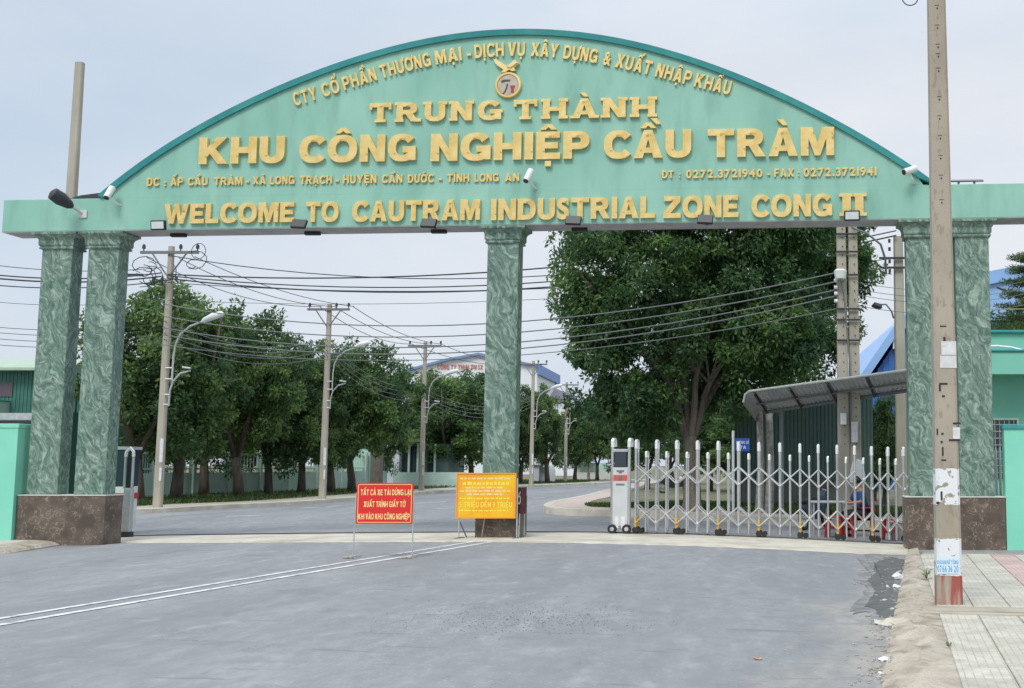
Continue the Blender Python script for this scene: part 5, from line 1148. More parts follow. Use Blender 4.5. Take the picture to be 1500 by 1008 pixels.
def trunkmesh(mb, H, r0, limbs, seed, fork=1.6):
    r = random.Random(seed); lean = r.uniform(-.15, .15)
    f = Vector((lean, r.uniform(-.1, .1), fork)); mb.tube([(0, 0, -.1), (lean*.3, 0, fork*.4), f], [r0*1.25, r0*1.0, r0*.85], 9)
    for k in range(limbs):
        a = k*2*math.pi/limbs+r.uniform(-.4, .4); e = r.uniform(.5, 1.0)*H*.22
        q = f+Vector((math.cos(a)*e, math.sin(a)*e, (H-fork)*r.uniform(.55, .75)))
        m_ = f.lerp(q, .45)+Vector((math.cos(a)*e*.2, math.sin(a)*e*.2, -.1))
        mb.tube([f-Vector((0, 0, .15)), m_, q], [r0*.6, r0*.38, r0*.14], 7)
        for j in range(2):
            b2_ = m_+Vector((r.uniform(-1, 1), r.uniform(-1, 1), r.uniform(.4, 1.2)))*H*.11; mb.tube([m_, b2_], [r0*.25, r0*.07], 5)
    return mb
# row-tree variants: unit height 8 m
VAR = []
for s in range(4):
    cs, rs_ = blobs((62, 80, 70, 90)[s], (2.6, 2.2, 2.9, 2.4)[s], 2.4, (1.3, 1.0, 1.5, .9)[s], 8.1, 20+s*7, (.34, .9), .38)
    cs2, rs2 = [], []; rr_ = np.random.default_rng(s)
    for c_, q_ in zip(cs, rs_):
        for _ in range(5):
            d_ = rr_.normal(size=3); d_ /= np.linalg.norm(d_); cs2.append(c_+d_*q_*.85); rs2.append(q_*.46+.05)
    tn_ = list(np.repeat(rr_.uniform(.05, .6, len(cs)), 5)+rr_.uniform(0, .25, len(cs2)))
    v, tt = leafcloud(cs2, rs2, 85, .18, 40+s, asp=.5, tint=tn_)
    cm = leafobj(v, tt, M_leaf2, 'crown'); mb = MB(); trunkmesh(mb, 8, .17, 4, s)
    tmh = bpy.data.meshes.new('trunk'); tmh.from_pydata(mb.v, [], mb.f); tmh.materials.append(M_bark2); tmh.shade_smooth(); VAR.append((cm, tmh))
def rowtree(bx, Y, topy, wpx, label, cxp=None, z=.15, grp='street trees along the far verge', var=None, name='street_tree'):
    b = P(bx, 700, Y); b.z = z; H = P(bx, topy, Y).z-z; k = H/7.75; wd = wpx/F*Y/4.7
    i = var if var is not None else random.randrange(4)
    rz_ = random.uniform(0, 6.28)
    t_ = thing(name, label, 'tree', b, rz_, grp); off = 0
    if cxp: off = P(cxp, 600, Y).x-b.x
    o1 = link('crown', VAR[i][0], t_, scale=(wd, wd, k)); o1.location = Matrix.Rotation(-rz_, 3, 'Z') @ Vector((off*.85, 0, 0))
    link('trunk', VAR[i][1], t_, scale=(k*1.15, k*1.15, k))
rowtree(204, 41, 418, 190, 'bushy street tree hidden partly by the left columns, leftmost of the far row', 215, var=0)
rowtree(259, 43.5, 410, 175, 'tall street tree behind the nearest lamp pole', 272, var=1)
rowtree(300, 50, 470, 110, 'darker street tree filling the gap behind the nearest lamp head', 322, var=3)
rowtree(351, 48, 449, 135, 'pointed street tree right of the nearest lamp head', 372, var=2)
rowtree(394, 52, 500, 120, 'rounded street tree between the first two lamp poles, its trunk leaning', 410, var=3)
rowtree(442, 53.5, 505, 115, 'street tree just left of the second lamp pole', 452, var=0)
rowtree(486, 55, 500, 100, 'street tree just right of the second lamp pole', 492, var=1)
rowtree(516, 57, 500, 125, 'street tree above the red sign', 545, var=2)
rowtree(560, 66, 535, 60, 'smaller dark tree above the white house', 572, var=3)
rowtree(626, 76, 552, 100, 'street tree right behind the third lamp pole', 628, var=0)
rowtree(655, 72, 540, 125, 'street tree above the yellow board, two trunks left of the centre column', 662, var=1)
rowtree(690, 78, 543, 110, 'street tree touching the left side of the centre column', 700, var=2)
rowtree(762, 82, 572, 75, 'street tree just right of the centre column', 772, var=3)
rowtree(802, 84, 566, 62, 'street tree before the white kiosk', 792, var=0)
rowtree(842, 92, 592, 70, 'street tree between the two farthest lamp poles', 838, var=1)
rowtree(875, 98, 598, 60, 'street tree behind the farthest lamp pole', 872, var=2)
rowtree(903, 95, 585, 90, 'dark tree behind the head of the folding gate', 910, var=3)
for i, (bx, Y, ty, w_, lb) in enumerate(((948, 60, 560, 120, 'dark tree in the shade under the big tree, left one'), (1040, 56, 560, 140, 'dark tree in the shade behind the fork of the big tree'), (985, 75, 575, 120, 'farther dark tree seen between the gate posts'), (1120, 52, 560, 150, 'dark tree rising behind the green sheet fence'), (1215, 50, 560, 130, 'dark tree behind the twin pole'))):
    rowtree(bx, Y, ty, w_, lb, grp='background trees under the big tree', var=i % 4, name='background_tree')
for (bx, Y, ty, w_, lb) in ((1296, 37, 570, 62, 'dark leafy shrub tree under the right end of the shelter'), (1280, 41, 600, 60, 'low dark bush behind the twin pole and shelter')):
    rowtree(bx, Y, ty, w_, lb, z=.1, grp=None, var=1, name='shrub')
rowtree(1500, 44, 452, 150, 'olive green tree over the roof of the mint guardhouse', grp=None, var=2, name='broad_tree')

for i, (bx, Y, ty, w_) in enumerate(((175, 78, 560, 90), (235, 74, 585, 90), (300, 80, 575, 95), (365, 76, 590, 90), (430, 82, 580, 90), (500, 85, 590, 90), (600, 96, 600, 70), (730, 100, 600, 70))):
    rowtree(bx, Y, ty, w_, 'low dark tree beyond the pale far fence, ' + ('behind the left columns', 'behind the nearest lamp pole', 'right of the nearest lamp pole', 'behind the pointed tree', 'left of the second lamp pole', 'above the red sign', 'behind the white house', 'behind the centre column')[i], grp='low trees beyond the far fence', var=(i*3) % 4, name='background_tree')
# the big tree
bb0 = P(1013, 720, 31.6); bb0.z = .2
big = thing('big_tree', 'big dark green spreading tree behind the folding gate and under the beam', 'tree', bb0)
mb = MB(); B0 = Vector(bb0)
fk = B0+Vector((-.05, 0, 2.1))
mb.tube([B0+Vector((0, 0, -.1)), B0+Vector((.02, 0, .25)), B0+Vector((.0, 0, 1.2)), fk], [.36, .26, .215, .20], 12)
limbs = [[(-.28, 0, .6), (-.55, -.1, 1.4), (-1.4, -.3, 2.6), (-2.6, -.5, 4.0)], [(-.08, .1, .7), (-.18, .15, 1.8), (-.3, .3, 3.4), (-.2, .2, 5.0)], [(.12, -.1, .7), (.2, -.2, 1.8), (.7, -.5, 3.4), (1.2, -.7, 5.2)], [(.3, .05, .6), (.55, .1, 1.5), (1.6, .3, 3.0), (3.0, .4, 4.2)], [(-.35, .2, .8), (-1.2, .9, 2.2), (-2.4, 1.6, 3.4)], [(.4, .3, .9), (1.4, 1.2, 2.4), (2.6, 1.8, 3.5)]]
for lb in limbs:
    pts = [fk-Vector((0, 0, .35))]+[fk+Vector(q) for q in lb]; rr = [.12, .10, .08, .055, .03][:len(pts)]; mb.tube(smoothpts(pts, 3), list(np.interp(np.linspace(0, 1, (len(pts)-1)*3+1), np.linspace(0, 1, len(pts)), rr)), 8)
rnd = random.Random(9)
for lb in limbs:
    for j in range(9):
        q = fk+Vector(lb[rnd.randrange(1, len(lb))]); e = q+Vector((rnd.uniform(-1, 1), rnd.uniform(-1.2, .6), rnd.uniform(-.1, 1)))*1.3; mb.tube([q, q.lerp(e, .5)+Vector((0, 0, .12)), e], [.045, .03, .012], 5)
mb.build('trunk', M_bark, big, smooth=True)
cs, rs_ = [], []
r = np.random.default_rng(77)
poly_o = [(830, 330), (818, 452), (846, 470), (840, 500), (835, 560), (846, 600), (870, 640), (905, 655), (945, 640), (985, 622), (1015, 600), (1050, 605), (1075, 640), (1095, 605), (1150, 575), (1215, 560), (1232, 530), (1255, 480), (1262, 465), (1280, 440), (1268, 420), (1296, 380), (1292, 335), (1290, 240), (850, 240)]
def inside(x, y):
    c = False; n = len(poly_o); j = n-1
    for i in range(n):
        (xi, yi), (xj, yj) = poly_o[i], poly_o[j]
        if (yi > y) != (yj > y) and x < (xj-xi)*(y-yi)/(yj-yi)+xi: c = not c
        j = i
    return c
while len(cs) < 430:
    px, py = r.uniform(810, 1300), r.uniform(240, 660)
    if not inside(px, py): continue
    ex = abs(px-1060)/250; ey = abs(py-430)/260; dep = 3.4*math.sqrt(max(0.05, 1-min(1, ex*ex*.8+ey*ey*.5)))
    rr = r.choice([r.uniform(.28, .45), r.uniform(.6, .95)], p=[.55, .45])
    if not (inside(px-rr*34, py) and inside(px+rr*34, py) and inside(px, py+rr*28)): continue
    yy = r.uniform(-1, 1); yy = math.copysign(abs(yy)**.6, yy)*dep
    if py > 560 and 970 < px < 1068: yy = abs(yy)+1.6
    if py > 618 and 985 < px < 1060: continue
    if px > 1185: yy = abs(yy)*.8+1.5
    if rr > .7 and (ex > .85 or py > 600): continue
    q = P(px, py, 32.6+yy*.72); cs.append(np.array(q)); rs_.append(rr)
cs2, rs2 = [], []
for c_, q_ in zip(cs, rs_):      # each clump breaks into hanging sprays
    for _ in range(3 if q_ < .5 else 7):
        d_ = r.normal(size=3); d_ /= np.linalg.norm(d_); cs2.append(c_+d_*q_*np.array([.95, .95, .7])); rs2.append(q_*.42+.06)
tnt = list(np.repeat(r.uniform(.1, .6, len(cs)), [3 if q_ < .5 else 7 for q_ in rs_])+r.uniform(0, .22, len(cs2)))
v, tt = leafcloud(cs2, rs2, 125, .15, 5, asp=.42, squash=.8, droop=.5, tint=tnt)
v -= np.array(bb0)
link('crown', leafobj(v, tt, M_leaf, 'crown'), big)

# layered conifer at the right edge
c0 = P(1518, 600, 38); c0.z = .1
ct = thing('layered_conifer', 'conifer with flat layered branches at the right edge above the guardhouse', 'tree', c0)
mb = MB(); mb.tube([c0, c0+Vector((0, 0, 9))], [.18, .04], 8)
cs, rs_ = [], []; rnd = random.Random(4)
for k in range(9):
    z = 5.2+k*.42; ln_ = 1.7-k*.13
    for j in range(6):
        a = j*1.047+k*.5; e = c0+Vector((math.cos(a)*ln_, math.sin(a)*ln_, z-.1+.12)); mb.tube([c0+Vector((0, 0, z-.15)), e], [.04, .012], 5)
        for f in (.45, .7, .92): cs.append(np.array(c0.lerp(e, f)*1.0)*[1, 1, 0]+[0, 0, z+f*.06]); rs_.append(.24)
    a = c0
a_ = P(1460, 421, 38); mb.tube([a_, P(1478, 428, 38), P(1495, 437, 38.), (c0.x, c0.y, P(0, 452, 38).z)], [.03, .05, .06, .07], 6)
mb.build('trunk', M_bark2, ct)
v, tt = leafcloud(cs, rs_, 120, .10, 8, asp=.3, squash=.3, droop=0); v -= np.array(c0); link('crown', leafobj(v, tt, M_leaf3, 'crown'), ct)

# grass on verge and island
def grass(name, region, n, h, seed):
    r = np.random.default_rng(seed); pts = []
    while len(pts) < n:
        q = region(r)
        if q is not None: pts.append(q)
    p = np.array(pts); n = len(p); a = r.uniform(0, 6.28, n); hh = h*r.uniform(.5, 1.4, n); w = hh*.22
    dx = np.stack([np.cos(a)*w, np.sin(a)*w, np.zeros(n)], 1); le = np.stack([r.normal(size=n)*.4*hh, r.normal(size=n)*.4*hh, hh], 1)
    v = np.stack([p-dx, p+dx, p+le+dx*.2, p+le-dx*.2], 1).reshape(-1, 3); t = np.repeat(r.uniform(0, 1, n), 4)
    link(name, leafobj(v, t, M_grass, name), kind='stuff')
def reg_isl(r):
    k = r.integers(30, len(islp)-4); p, q = islp[k], islp[k+1]; t = (q-p).normalized(); nn = Vector((-t.y, t.x, 0)); o_ = r.uniform(1.3, 6); f = r.random()
    w = p.lerp(q, f)+nn*o_; return (w.x, w.y, .2)
grass('island_grass', reg_isl, 26000, .10, 1)
def reg_far(r):
    k = r.integers(0, len(farl)-2); p, q = farl[k], farl[k+1]; t = (q-p).normalized(); nn = Vector((t.y, -t.x, 0)); w = p.lerp(q, r.random())+nn*r.uniform(2.0, 8)
    if w.y > 100 or w.y < 30 or r.random() < .2: return None
    return (w.x, w.y, .15)
grass('verge_grass', reg_far, 30000, .11, 2)

# ------------------------------------------------------------ far boundary fence and buildings on the left
fence = thing('boundary_fence', 'pale mint wall with posts and railings behind the far street trees', 'fence', P(400, 720, 55))
fpts = [P(150, 720, 46), P(225, 720, 48), P(565, 720, 66)]
for i in range(2):
    a, c = fpts[i], fpts[i+1]; a = Vector((a.x, a.y, .15)); c = Vector((c.x, c.y, .15)); Ln = (c-a).length; n_ = max(2, round(Ln/2.3)); d = (c-a)/n_
    for k in range(n_):
        p = a+d*k; q = a+d*(k+1); u = d.normalized(); nn = Vector((-u.y, u.x, 0))*.06
        mk = lambda z0, z1, th=1: MB().rings([[(*(p-nn*th).xy, z0), (*(q-nn*th).xy, z0), (*(q+nn*th).xy, z0), (*(p+nn*th).xy, z0)], [(*(p-nn*th).xy, z1), (*(q-nn*th).xy, z1), (*(q+nn*th).xy, z1), (*(p+nn*th).xy, z1)]])
        mk(.1, 1.15).build('wall_panel', M_fencew, fence); mk(1.95, 2.03, .5).build('rail', M_fencew, fence); mk(1.3, 1.35, .5).build('rail', M_fencew, fence)
        MB().box((p.x-.12, p.y-.12, .1), (p.x+.12, p.y+.12, 2.2)).build('fence_post', M_fencew, fence)
        if k < 14:
            mb = MB()
            for j in range(1, 10): w_ = p.lerp(q, j/10); mb.box((w_.x-.012, w_.y-.012, 1.15), (w_.x+.012, w_.y+.012, 1.95))
            mb.build('railing_bars', M_fencew, fence, kind='stuff')
def xw(px, Y): return P(px, 600, Y).x
def zw(py, Y): return P(700, py, Y).z
# grey-brown gate pillar and white house
p = G(552, 722, .15); Y = 62
MB().box((xw(545, Y), Y, .1), (xw(559.5, Y), Y+.6, zw(647, Y))).build('gate_pillar', mat('grey_brown_render', (.14, .12, .10), (.19, .165, .135), 3, .8), bevel=.02, **top('grey brown square gate pillar left of the white house', 'pillar'))
Y = 70; hs = thing('white_house', 'small white house with a dark window behind the third lamp pole', 'house', (xw(600, Y), Y, .15))
MB().box((xw(559, Y), Y, .1), (xw(587, Y), Y+5, zw(638, Y))).build('wall', M_whitewall, hs)
wd_ = MB().box((xw(562.5, Y), Y-.03, zw(690, Y)), (xw(571, Y), Y-.005, zw(656, Y))).build('window', M_glass, hs)
mb = MB(); 
for a, c in ((562.5, 563.6), (569.9, 571)): mb.box((xw(a, Y), Y-.06, zw(690, Y)), (xw(c, Y), Y-.031, zw(656, Y)))
mb.box((xw(562.5, Y), Y-.065, zw(691, Y)), (xw(571, Y), Y-.031, zw(690, Y))); mb.build('window_frame', M_wire, wd_)
MB().box((xw(577, Y), Y-.12, zw(668, Y)), (xw(579.5, Y), Y-.005, zw(658, Y))).build('wall_lamp', M_black, hs)
MB().box((xw(587, Y)+.003, Y+.6, .1), (xw(655, Y), Y+5, zw(650, Y))).build('porch_wall', M_shedgreen, hs)
for a, c in ((588, 598), (600, 611), (625, 636)): MB().box((xw(a, Y), Y+.56, zw(695, Y)), (xw(c, Y), Y+.595, zw(654, Y))).build('window', M_glass, hs)
for a in (599, 612, 637): MB().box((xw(a, Y)-.06, Y+.3, .1), (xw(a, Y)+.06, Y+.42, zw(650, Y))).build('porch_post', M_fencew, hs)
MB().prism([(Y-.3, zw(648, Y)), (Y+3, zw(630, Y)), (Y+3, zw(630, Y)+.12), (Y-.3, zw(648, Y)+.12)], xw(586, Y), xw(618, Y), lambda a, c, d: (d, a, c)).build('roof', mat('mossy_roof', (.09, .14, .05), (.15, .20, .08), 1.5, .8), hs)
MB().box((xw(587, Y), Y-1.2, .1), (xw(690, Y), Y-1.1, 1.05)).build('low_wall', M_fencew, hs)
Y = 64; MB().box((xw(505, Y), Y, .1), (xw(544, Y), Y+.15, zw(658, Y))).build('sliding_gate', mat('pale_mint_sheet', (.36, .56, .46), (.42, .62, .52), 1, .6), **top('pale mint sheet gate between the street trees and the gate pillar', 'gate'))
# white kiosk right of the centre column and pale wall beyond
Y = 88; kk = thing('white_kiosk', 'small white arched kiosk right of the centre column', 'kiosk', (xw(800, Y), Y, .15))
MB().box((xw(781, Y), Y, .1), (xw(791, Y), Y+2, zw(681, Y))).build('wall', M_whitewall, kk)
MB().tube([(xw(810, Y), Y, .1), (xw(810, Y), Y, zw(690, Y)), (xw(808, Y), Y, zw(683, Y)), (xw(804, Y), Y, zw(680, Y))], [.28, .28, .2, .1], 8).build('tank', M_white, kk, smooth=True)
MB().box((xw(791, Y), Y+.4, .1), (xw(800, Y), Y+2, zw(684, Y))).build('door', M_steel2, kk); MB().box((xw(780, Y), Y-.2, zw(681, Y)), (xw(801, Y), Y+2.1, zw(679.5, Y))).build('roof', M_white, kk)
Y = 105; wl_ = thing('factory_wall', 'pale wall with blue awning beyond the farthest lamp poles', 'wall', (xw(860, Y), Y, .15))
MB().box((xw(845, Y), Y, .1), (xw(895, Y), Y+.2, zw(692, Y))).build('wall_body', M_ledge, wl_); MB().box((xw(845, Y), Y-.6, zw(677, Y)), (xw(872, Y), Y+1, zw(673.5, Y))).build('awning', M_bluetrim, wl_)
MB().box((xw(846, Y), Y+.4, .2), (xw(890, Y), Y+.5, zw(678, Y))).build('back_panel', M_fencew, wl_)
# white factory
Y = 150; fc = thing('white_factory', 'big white factory hall with blue eaves and red lettering behind the street trees', 'factory', (xw(700, Y), Y, 0))
pts = [(xw(586, Y), zw(546, Y)), (xw(650, Y), zw(528.5, Y)), (xw(700, Y), zw(519.5, Y)), (xw(745, Y), zw(528.5, Y)), (xw(786, Y), zw(537, Y))]
MB().prism([(pts[0][0], 0)]+pts+[(pts[-1][0], 0)], Y, Y+18, lambda a, c, d: (a, d, c)).build('wall', M_factory, fc)
mb = MB(); mb.rings([[(a, Y-.5, c-.1), (a, Y+18.3, c-.1), (a, Y+18.3, c+.22), (a, Y-.5, c+.22)] for a, c in pts]); mb.build('roof', M_bluetrim, fc)
MB().box((pts[-1][0]+.02, Y-.3, pts[-1][1]-1.1), (pts[-1][0]+.4, Y+18.3, pts[-1][1]+.25)).build('gutter', mat('blue_gutter', (.13, .25, .55), rough=.5), fc)
textline('CÔNG TY TNHH TM SX', fc, (xw(639, Y), Y-.06, zw(541, Y)), Vector((1, 0, 0)), 0, xw(706, Y)-xw(639, Y), 0, .62, mat('red_sign_letters', (.55, .20, .19), rough=.5), .03, .05)
MB().tube([(xw(646, Y), Y+6, zw(529, Y)), (xw(646, Y), Y+6, zw(520, Y))], .9, 12).build('roof_vent', M_ledge, fc)
Y = 135; MB().prism([(xw(806, Y), zw(578, Y)), (xw(812, Y), zw(569, Y)), (xw(836, Y), zw(577, Y)), (xw(836, Y), zw(584, Y)), (xw(806, Y), zw(584, Y))], Y, Y+6, lambda a, c, d: (a, d, c)).build('roof_monitor', mat('grey_violet_sheet', (.2, .2, .25), (.28, .28, .34), .6, .6), **top('dark grey roof monitor between the white factory and the big tree', 'roof'))
MB().box((xw(800, Y), Y+.5, 0), (xw(850, Y), Y+6, zw(584, Y))).build('pale_building', M_factory, **top('pale building under the dark grey roof monitor', 'building'))

# green workshop on the left
Y = 42; gb = thing('green_workshop', 'dark green workshop with pale green roof left of the columns', 'building', (xw(20, Y), Y, 0))
MB().box((xw(-140, Y), Y, 0), (xw(86, Y), Y+8, zw(540, Y))).build('wall', M_dkgreen, gb)
MB().prism([(Y-.5, zw(540, Y)), (Y+4, zw(512, Y)), (Y+8.3, zw(540, Y)), (Y+8.3, zw(540, Y)-.1), (Y-.5, zw(540, Y)-.1)], xw(-145, Y), xw(90, Y), lambda a, c, d: (d, a, c)).build('roof', M_ltgreen, gb)
wd_ = MB().box((xw(-20, Y), Y-.04, zw(581, Y)), (xw(17, Y), Y-.003, zw(560, Y))).build('window', mat('maroon_shutter', (.10, .08, .10), (.15, .11, .13), 4, .6), gb)
MB().box((xw(-30, Y), Y-.6, zw(606, Y)), (xw(14, Y), Y-.003, zw(589, Y))).build('bay', M_fencew, gb)
MB().box((xw(-31, Y), Y-.65, zw(589, Y)), (xw(15, Y), Y-.003, zw(587.5, Y))).build('bay_roof', M_teal, gb)
mb = MB(); 
for k in range(40): x = xw(-100, Y)+k*.14; mb.box((x, Y-.02, zw(604, Y)), (x+.05, Y-.002, zw(541, Y)-.05))
mb.build('cladding_ribs', M_dkgreen, gb, kind='stuff')
Y = 30; cn = thing('sliding_gate_canopy', 'grey steel beam above the left mint wall', 'canopy', (xw(0, Y), Y, 0))
MB().box((xw(-160, Y), Y, zw(615, Y)), (xw(60, Y), Y+.5, zw(605, Y))).build('steel_beam', M_steel2, cn); MB().box((xw(-100, Y), Y+.1, zw(624, Y)), (xw(60, Y), Y+.2, zw(616, Y))).build('dark_panel', M_glass, cn)
for x in (-120, 56): MB().box((xw(x, Y)-.1, Y+.1, 0), (xw(x, Y)+.1, Y+.35, zw(615, Y))).build('post', M_steel2, cn)

# ------------------------------------------------------------ right side: shelter, sheet fence, blue hall, guardhouse
Y = 36.5; sf = thing('sheet_fence', 'dark green corrugated sheet fence behind the shelter', 'fence', (xw(1150, Y), Y, .2))
for k in range(9):
    x0 = xw(1076, Y)+k*.5; rr = []
    for j in range(13):
        x = x0+.5*j/12; y = Y+(.03 if j % 3 == 1 else 0); rr.append((x, y))
    h = zw(583, Y)+random.uniform(-.03, .03)
    MB().rings([[(x, y, .1) for x, y in rr]+[(x, y+.012, .1) for x, y in rr[::-1]], [(x, y, h) for x, y in rr]+[(x, y+.012, h) for x, y in rr[::-1]]]).build('corrugated_sheet', M_shedgreen, sf)
MB().box((xw(1076, Y), Y-.06, .1), (xw(1076, Y)+4.5, Y-.005, .95)).build('base_wall', mat('grey_block', (.16, .16, .16), (.22, .22, .21), 2, .9, .3), sf)
# shelter roof: corrugated sheets on ribs with a rolled-down near-left corner
sh = thing('shelter', 'grey corrugated lean-to shelter roof on thin posts right of the big tree', 'shelter', (2.2, 28, .2))
FL, FR, BL, BRt = P(1098, 577, 29.0), P(1346, 544.5, 24.3), P(1118, 604, 30.2), P(1352, 568, 25.7)
FL = Vector(FL); e1 = (FR-FL); e2a = (BL-FL); e2b = (BRt-FR)
def rpt(u, v): return FL+e1*u+(e2a*(1-u)+e2b*u)*v
NS = 6
for k in range(NS):
    u0, u1 = k/NS, (k+1)/NS; g_ = []
    for j in range(25):
        u = u0+(u1-u0)*j/24; dz = .022*math.sin(j*math.pi/2); g_.append((u, dz))
    vs = []
    for v_ in (0, .5, 1):
        for u, dz in g_: p = rpt(u, v_); vs.append((p.x, p.y, p.z+dz+.04))
    n_ = len(g_); mb = MB(); mb.add(vs, [(a*n_+j, a*n_+j+1, (a+1)*n_+j+1, (a+1)*n_+j) for a in range(2) for j in range(n_-1)])
    mb.add([(x, y, z+.012) for x, y, z in vs], [(a*n_+j, a*n_+j+1, (a+1)*n_+j+1, (a+1)*n_+j) for a in range(2) for j in range(n_-1)])
    mb.build('roof_sheet', M_roof, sh, fix=False)
# rolled edge on the left end
mb = MB(); vs = []
cu = [(0, .04), (-.12, .02), (-.22, -.05), (-.28, -.15), (-.26, -.26)]
d1 = e1.normalized()
for v_ in np.linspace(0, 1, 6):
    for o_, dz in cu: p = rpt(0, v_)+d1*o_; vs.append((p.x, p.y, p.z+dz))
mb.add(vs, [(a*5+j, a*5+j+1, (a+1)*5+j+1, (a+1)*5+j) for a in range(5) for j in range(4)]); mb.build('rolled_edge', M_roof, sh, fix=False)
MB().tube([rpt(0, 0)+d1*-.26+Vector((0, 0, -.2)), rpt(0, 0)+d1*-.18+Vector((0, 0, .0)), rpt(0, 0)+Vector((0, 0, .07)), rpt(1, 0)+Vector((0, 0, .07))], .032, 8).build('edge_pipe', M_ledge, sh, smooth=True)
MB().tube([rpt(0, 1)+Vector((0, 0, -.01)), rpt(1, 1)+Vector((0, 0, -.01))], .05, 6).build('purlin', M_wire2, sh)
MB().tube([rpt(0, .5)+Vector((0, 0, -.02)), rpt(1, .5)+Vector((0, 0, -.02))], .03, 6).build('purlin', M_wire2, sh)
for u in (.03, .27, .5, .73, .97): MB().tube([rpt(u, 0), rpt(u, .3)+Vector((0, 0, .0)), rpt(u, 1)+Vector((0, 0, -.03))], .035, 6).build('rafter', M_wire, sh)
for u, v_ in ((.13, 1), (.95, .9)):
    q = rpt(u, v_); MB().box((q.x-.05, q.y-.05, .05), (q.x+.05, q.y+.05, q.z)).build('post', M_wire2, sh)
# pale birch-like trunk holding the shelter's near left corner
for px, w_, lb in ((1112, .10, 'left of two pale mottled trunks under the shelter corner'), (1126, .11, 'right of two pale mottled trunks under the shelter corner')):
    b = P(px, 700, 30.4); b.z = .2
    MB().tube([b, b+Vector((.05, 0, 1.2)), (b.x+.02, b.y, zw(600, 30.4))], [w_*1.2, w_, w_*.9], 9).build('bare_trunk', mat('pale_mottled_bark', (.20, .19, .17), (.36, .35, .32), 9, .9, .4, 20), smooth=True, **top(lb, 'tree trunk'))
# blue street-name sign
b = P(1074, 700, 29); b.z = .2
bs = thing('street_sign', 'small blue street sign on a white post behind the folding gate', 'street sign', b)
MB().tube([b, (b.x, b.y, zw(631, 29))], .035, 10).build('post', M_white, bs, smooth=True)
x0, x1 = xw(1077, 29), xw(1098, 29); pl = MB().box((x0, 28.98, zw(661, 29)), (x1, 29.01, zw(642, 29))).build('sign_plate', M_bluesign, bs)
textline('ĐƯỜNG SỐ', pl, (x0, 28.979, zw(661, 29)), Vector((1, 0, 0)), .03, x1-x0-.02, .19, .07, M_white, .02, .002)
textline('7A', pl, (x0, 28.979, zw(661, 29)), Vector((1, 0, 0)), .13, .28, .06, .08, M_white, .02, .002)

# blue hall
Y = 60; bh = thing('blue_hall', 'blue clad hall with a light blue gable roof behind the right columns', 'building', (xw(1400, Y), Y, 0))
rk = [(xw(1256, Y), zw(556, Y)), (xw(1312, Y), zw(476, Y)), (xw(1395, Y), zw(404, Y)), (xw(1450, Y), zw(400, Y)), (xw(1560, Y), zw(378, Y))]
MB().prism([(rk[0][0]+.4, 0), (rk[0][0]+.4, rk[0][1]-.55)]+[(a+.2, c-.75) for a, c in rk[1:]]+[(rk[-1][0], 0)], Y, Y+15, lambda a, c, d: (a, d, c)).build('wall', M_blue, bh)
mb = MB(); mb.rings([[(a, Y-.5, c-.7), (a, Y+15, c-.7), (a, Y+15, c), (a, Y-.5, c)] for a, c in rk]); mb.build('roof', M_blueroof, bh)
MB().prism([(xw(1385, Y), zw(415, Y)-.2), (xw(1560, Y), zw(395, Y)-.2), (xw(1560, Y), zw(470, Y)), (xw(1385, Y), zw(470, Y))], Y-.3, Y-.03, lambda a, c, d: (a, d, c)).build('upper_cladding', M_blueroof, bh)
mb = MB()
for k in range(30):
    x = xw(1262, Y)+k*.3; zt = np.interp(x, [a for a, c in rk], [c for a, c in rk])-1.0; mb.box((x, Y-.05, 3), (x+.09, Y-.002, max(3.1, zt)))
mb.build('cladding_ribs', M_blue, bh, kind='stuff')
MB().tube([(xw(1311, Y), Y-.3, zw(512, Y)), (xw(1311, Y), Y-.3, zw(478, Y))], .12, 8).build('downpipe', M_factory, bh)
# mint guardhouse
Y = 29; gh = thing('guardhouse', 'mint green guardhouse with stepped flat canopy behind the right wall', 'guardhouse', (xw(1480, Y), Y, 0))
X0_, X1_ = xw(1392, Y), xw(1640, Y)
MB().box((X0_, Y+.9, 0), (X1_, Y+6, zw(500, Y))).build('wall', M_mint3, gh)
MB().box((X0_-.1, Y+.3, zw(513, Y)), (X1_, Y+.88, zw(486, Y))).build('parapet', M_mint3, gh, bevel=.01)
MB().box((X0_-.15, Y+.2, zw(486, Y)), (X1_, Y+.9, zw(482, Y))).build('coping', M_teal, gh, bevel=.01)
MB().box((X0_-.2, Y-.1, zw(549, Y)), (X1_, Y+.28, zw(516, Y))).build('canopy', M_mint3, gh, bevel=.01)
MB().box((X0_-.22, Y-.14, zw(516, Y)), (X1_, Y+.28, zw(512.5, Y))).build('coping', M_teal, gh, bevel=.01)
MB().tube([P(1440, 508, Y-.05), P(1460, 507, Y-.05), P(1480, 509, Y-.05), P(1505, 515, Y-.05)], .035, 6).build('conduit', M_white, gh, smooth=True)
xa, xb, za, zb = xw(1450, Y+.8), xw(1492, Y+.8), zw(702, Y+.8), zw(612, Y+.8)
wn = MB().box((xa, Y+.87, za), (xb, Y+.89, zb)).build('window', M_glass, gh)
mb = MB()
for a in (xa, xb-.05): mb.box((a, Y+.80, za), (a+.05, Y+.868, zb))
mb.box((xa+.05, Y+.80, zb-.06), (xb-.05, Y+.868, zb)); mb.build('window_frame', M_fencew, wn)
mb = MB()
for k in range(1, 6): x = xa+(xb-xa)*k/6; mb.box((x-.008, Y+.83, za), (x+.008, Y+.85, zb-.06))
for k in range(1, 9): z = za+(zb-za)*k/9; mb.box((xa+.05, Y+.81, z-.008), (xb-.05, Y+.828, z+.008))
mb.build('window_bars', M_steel2, wn, kind='stuff')
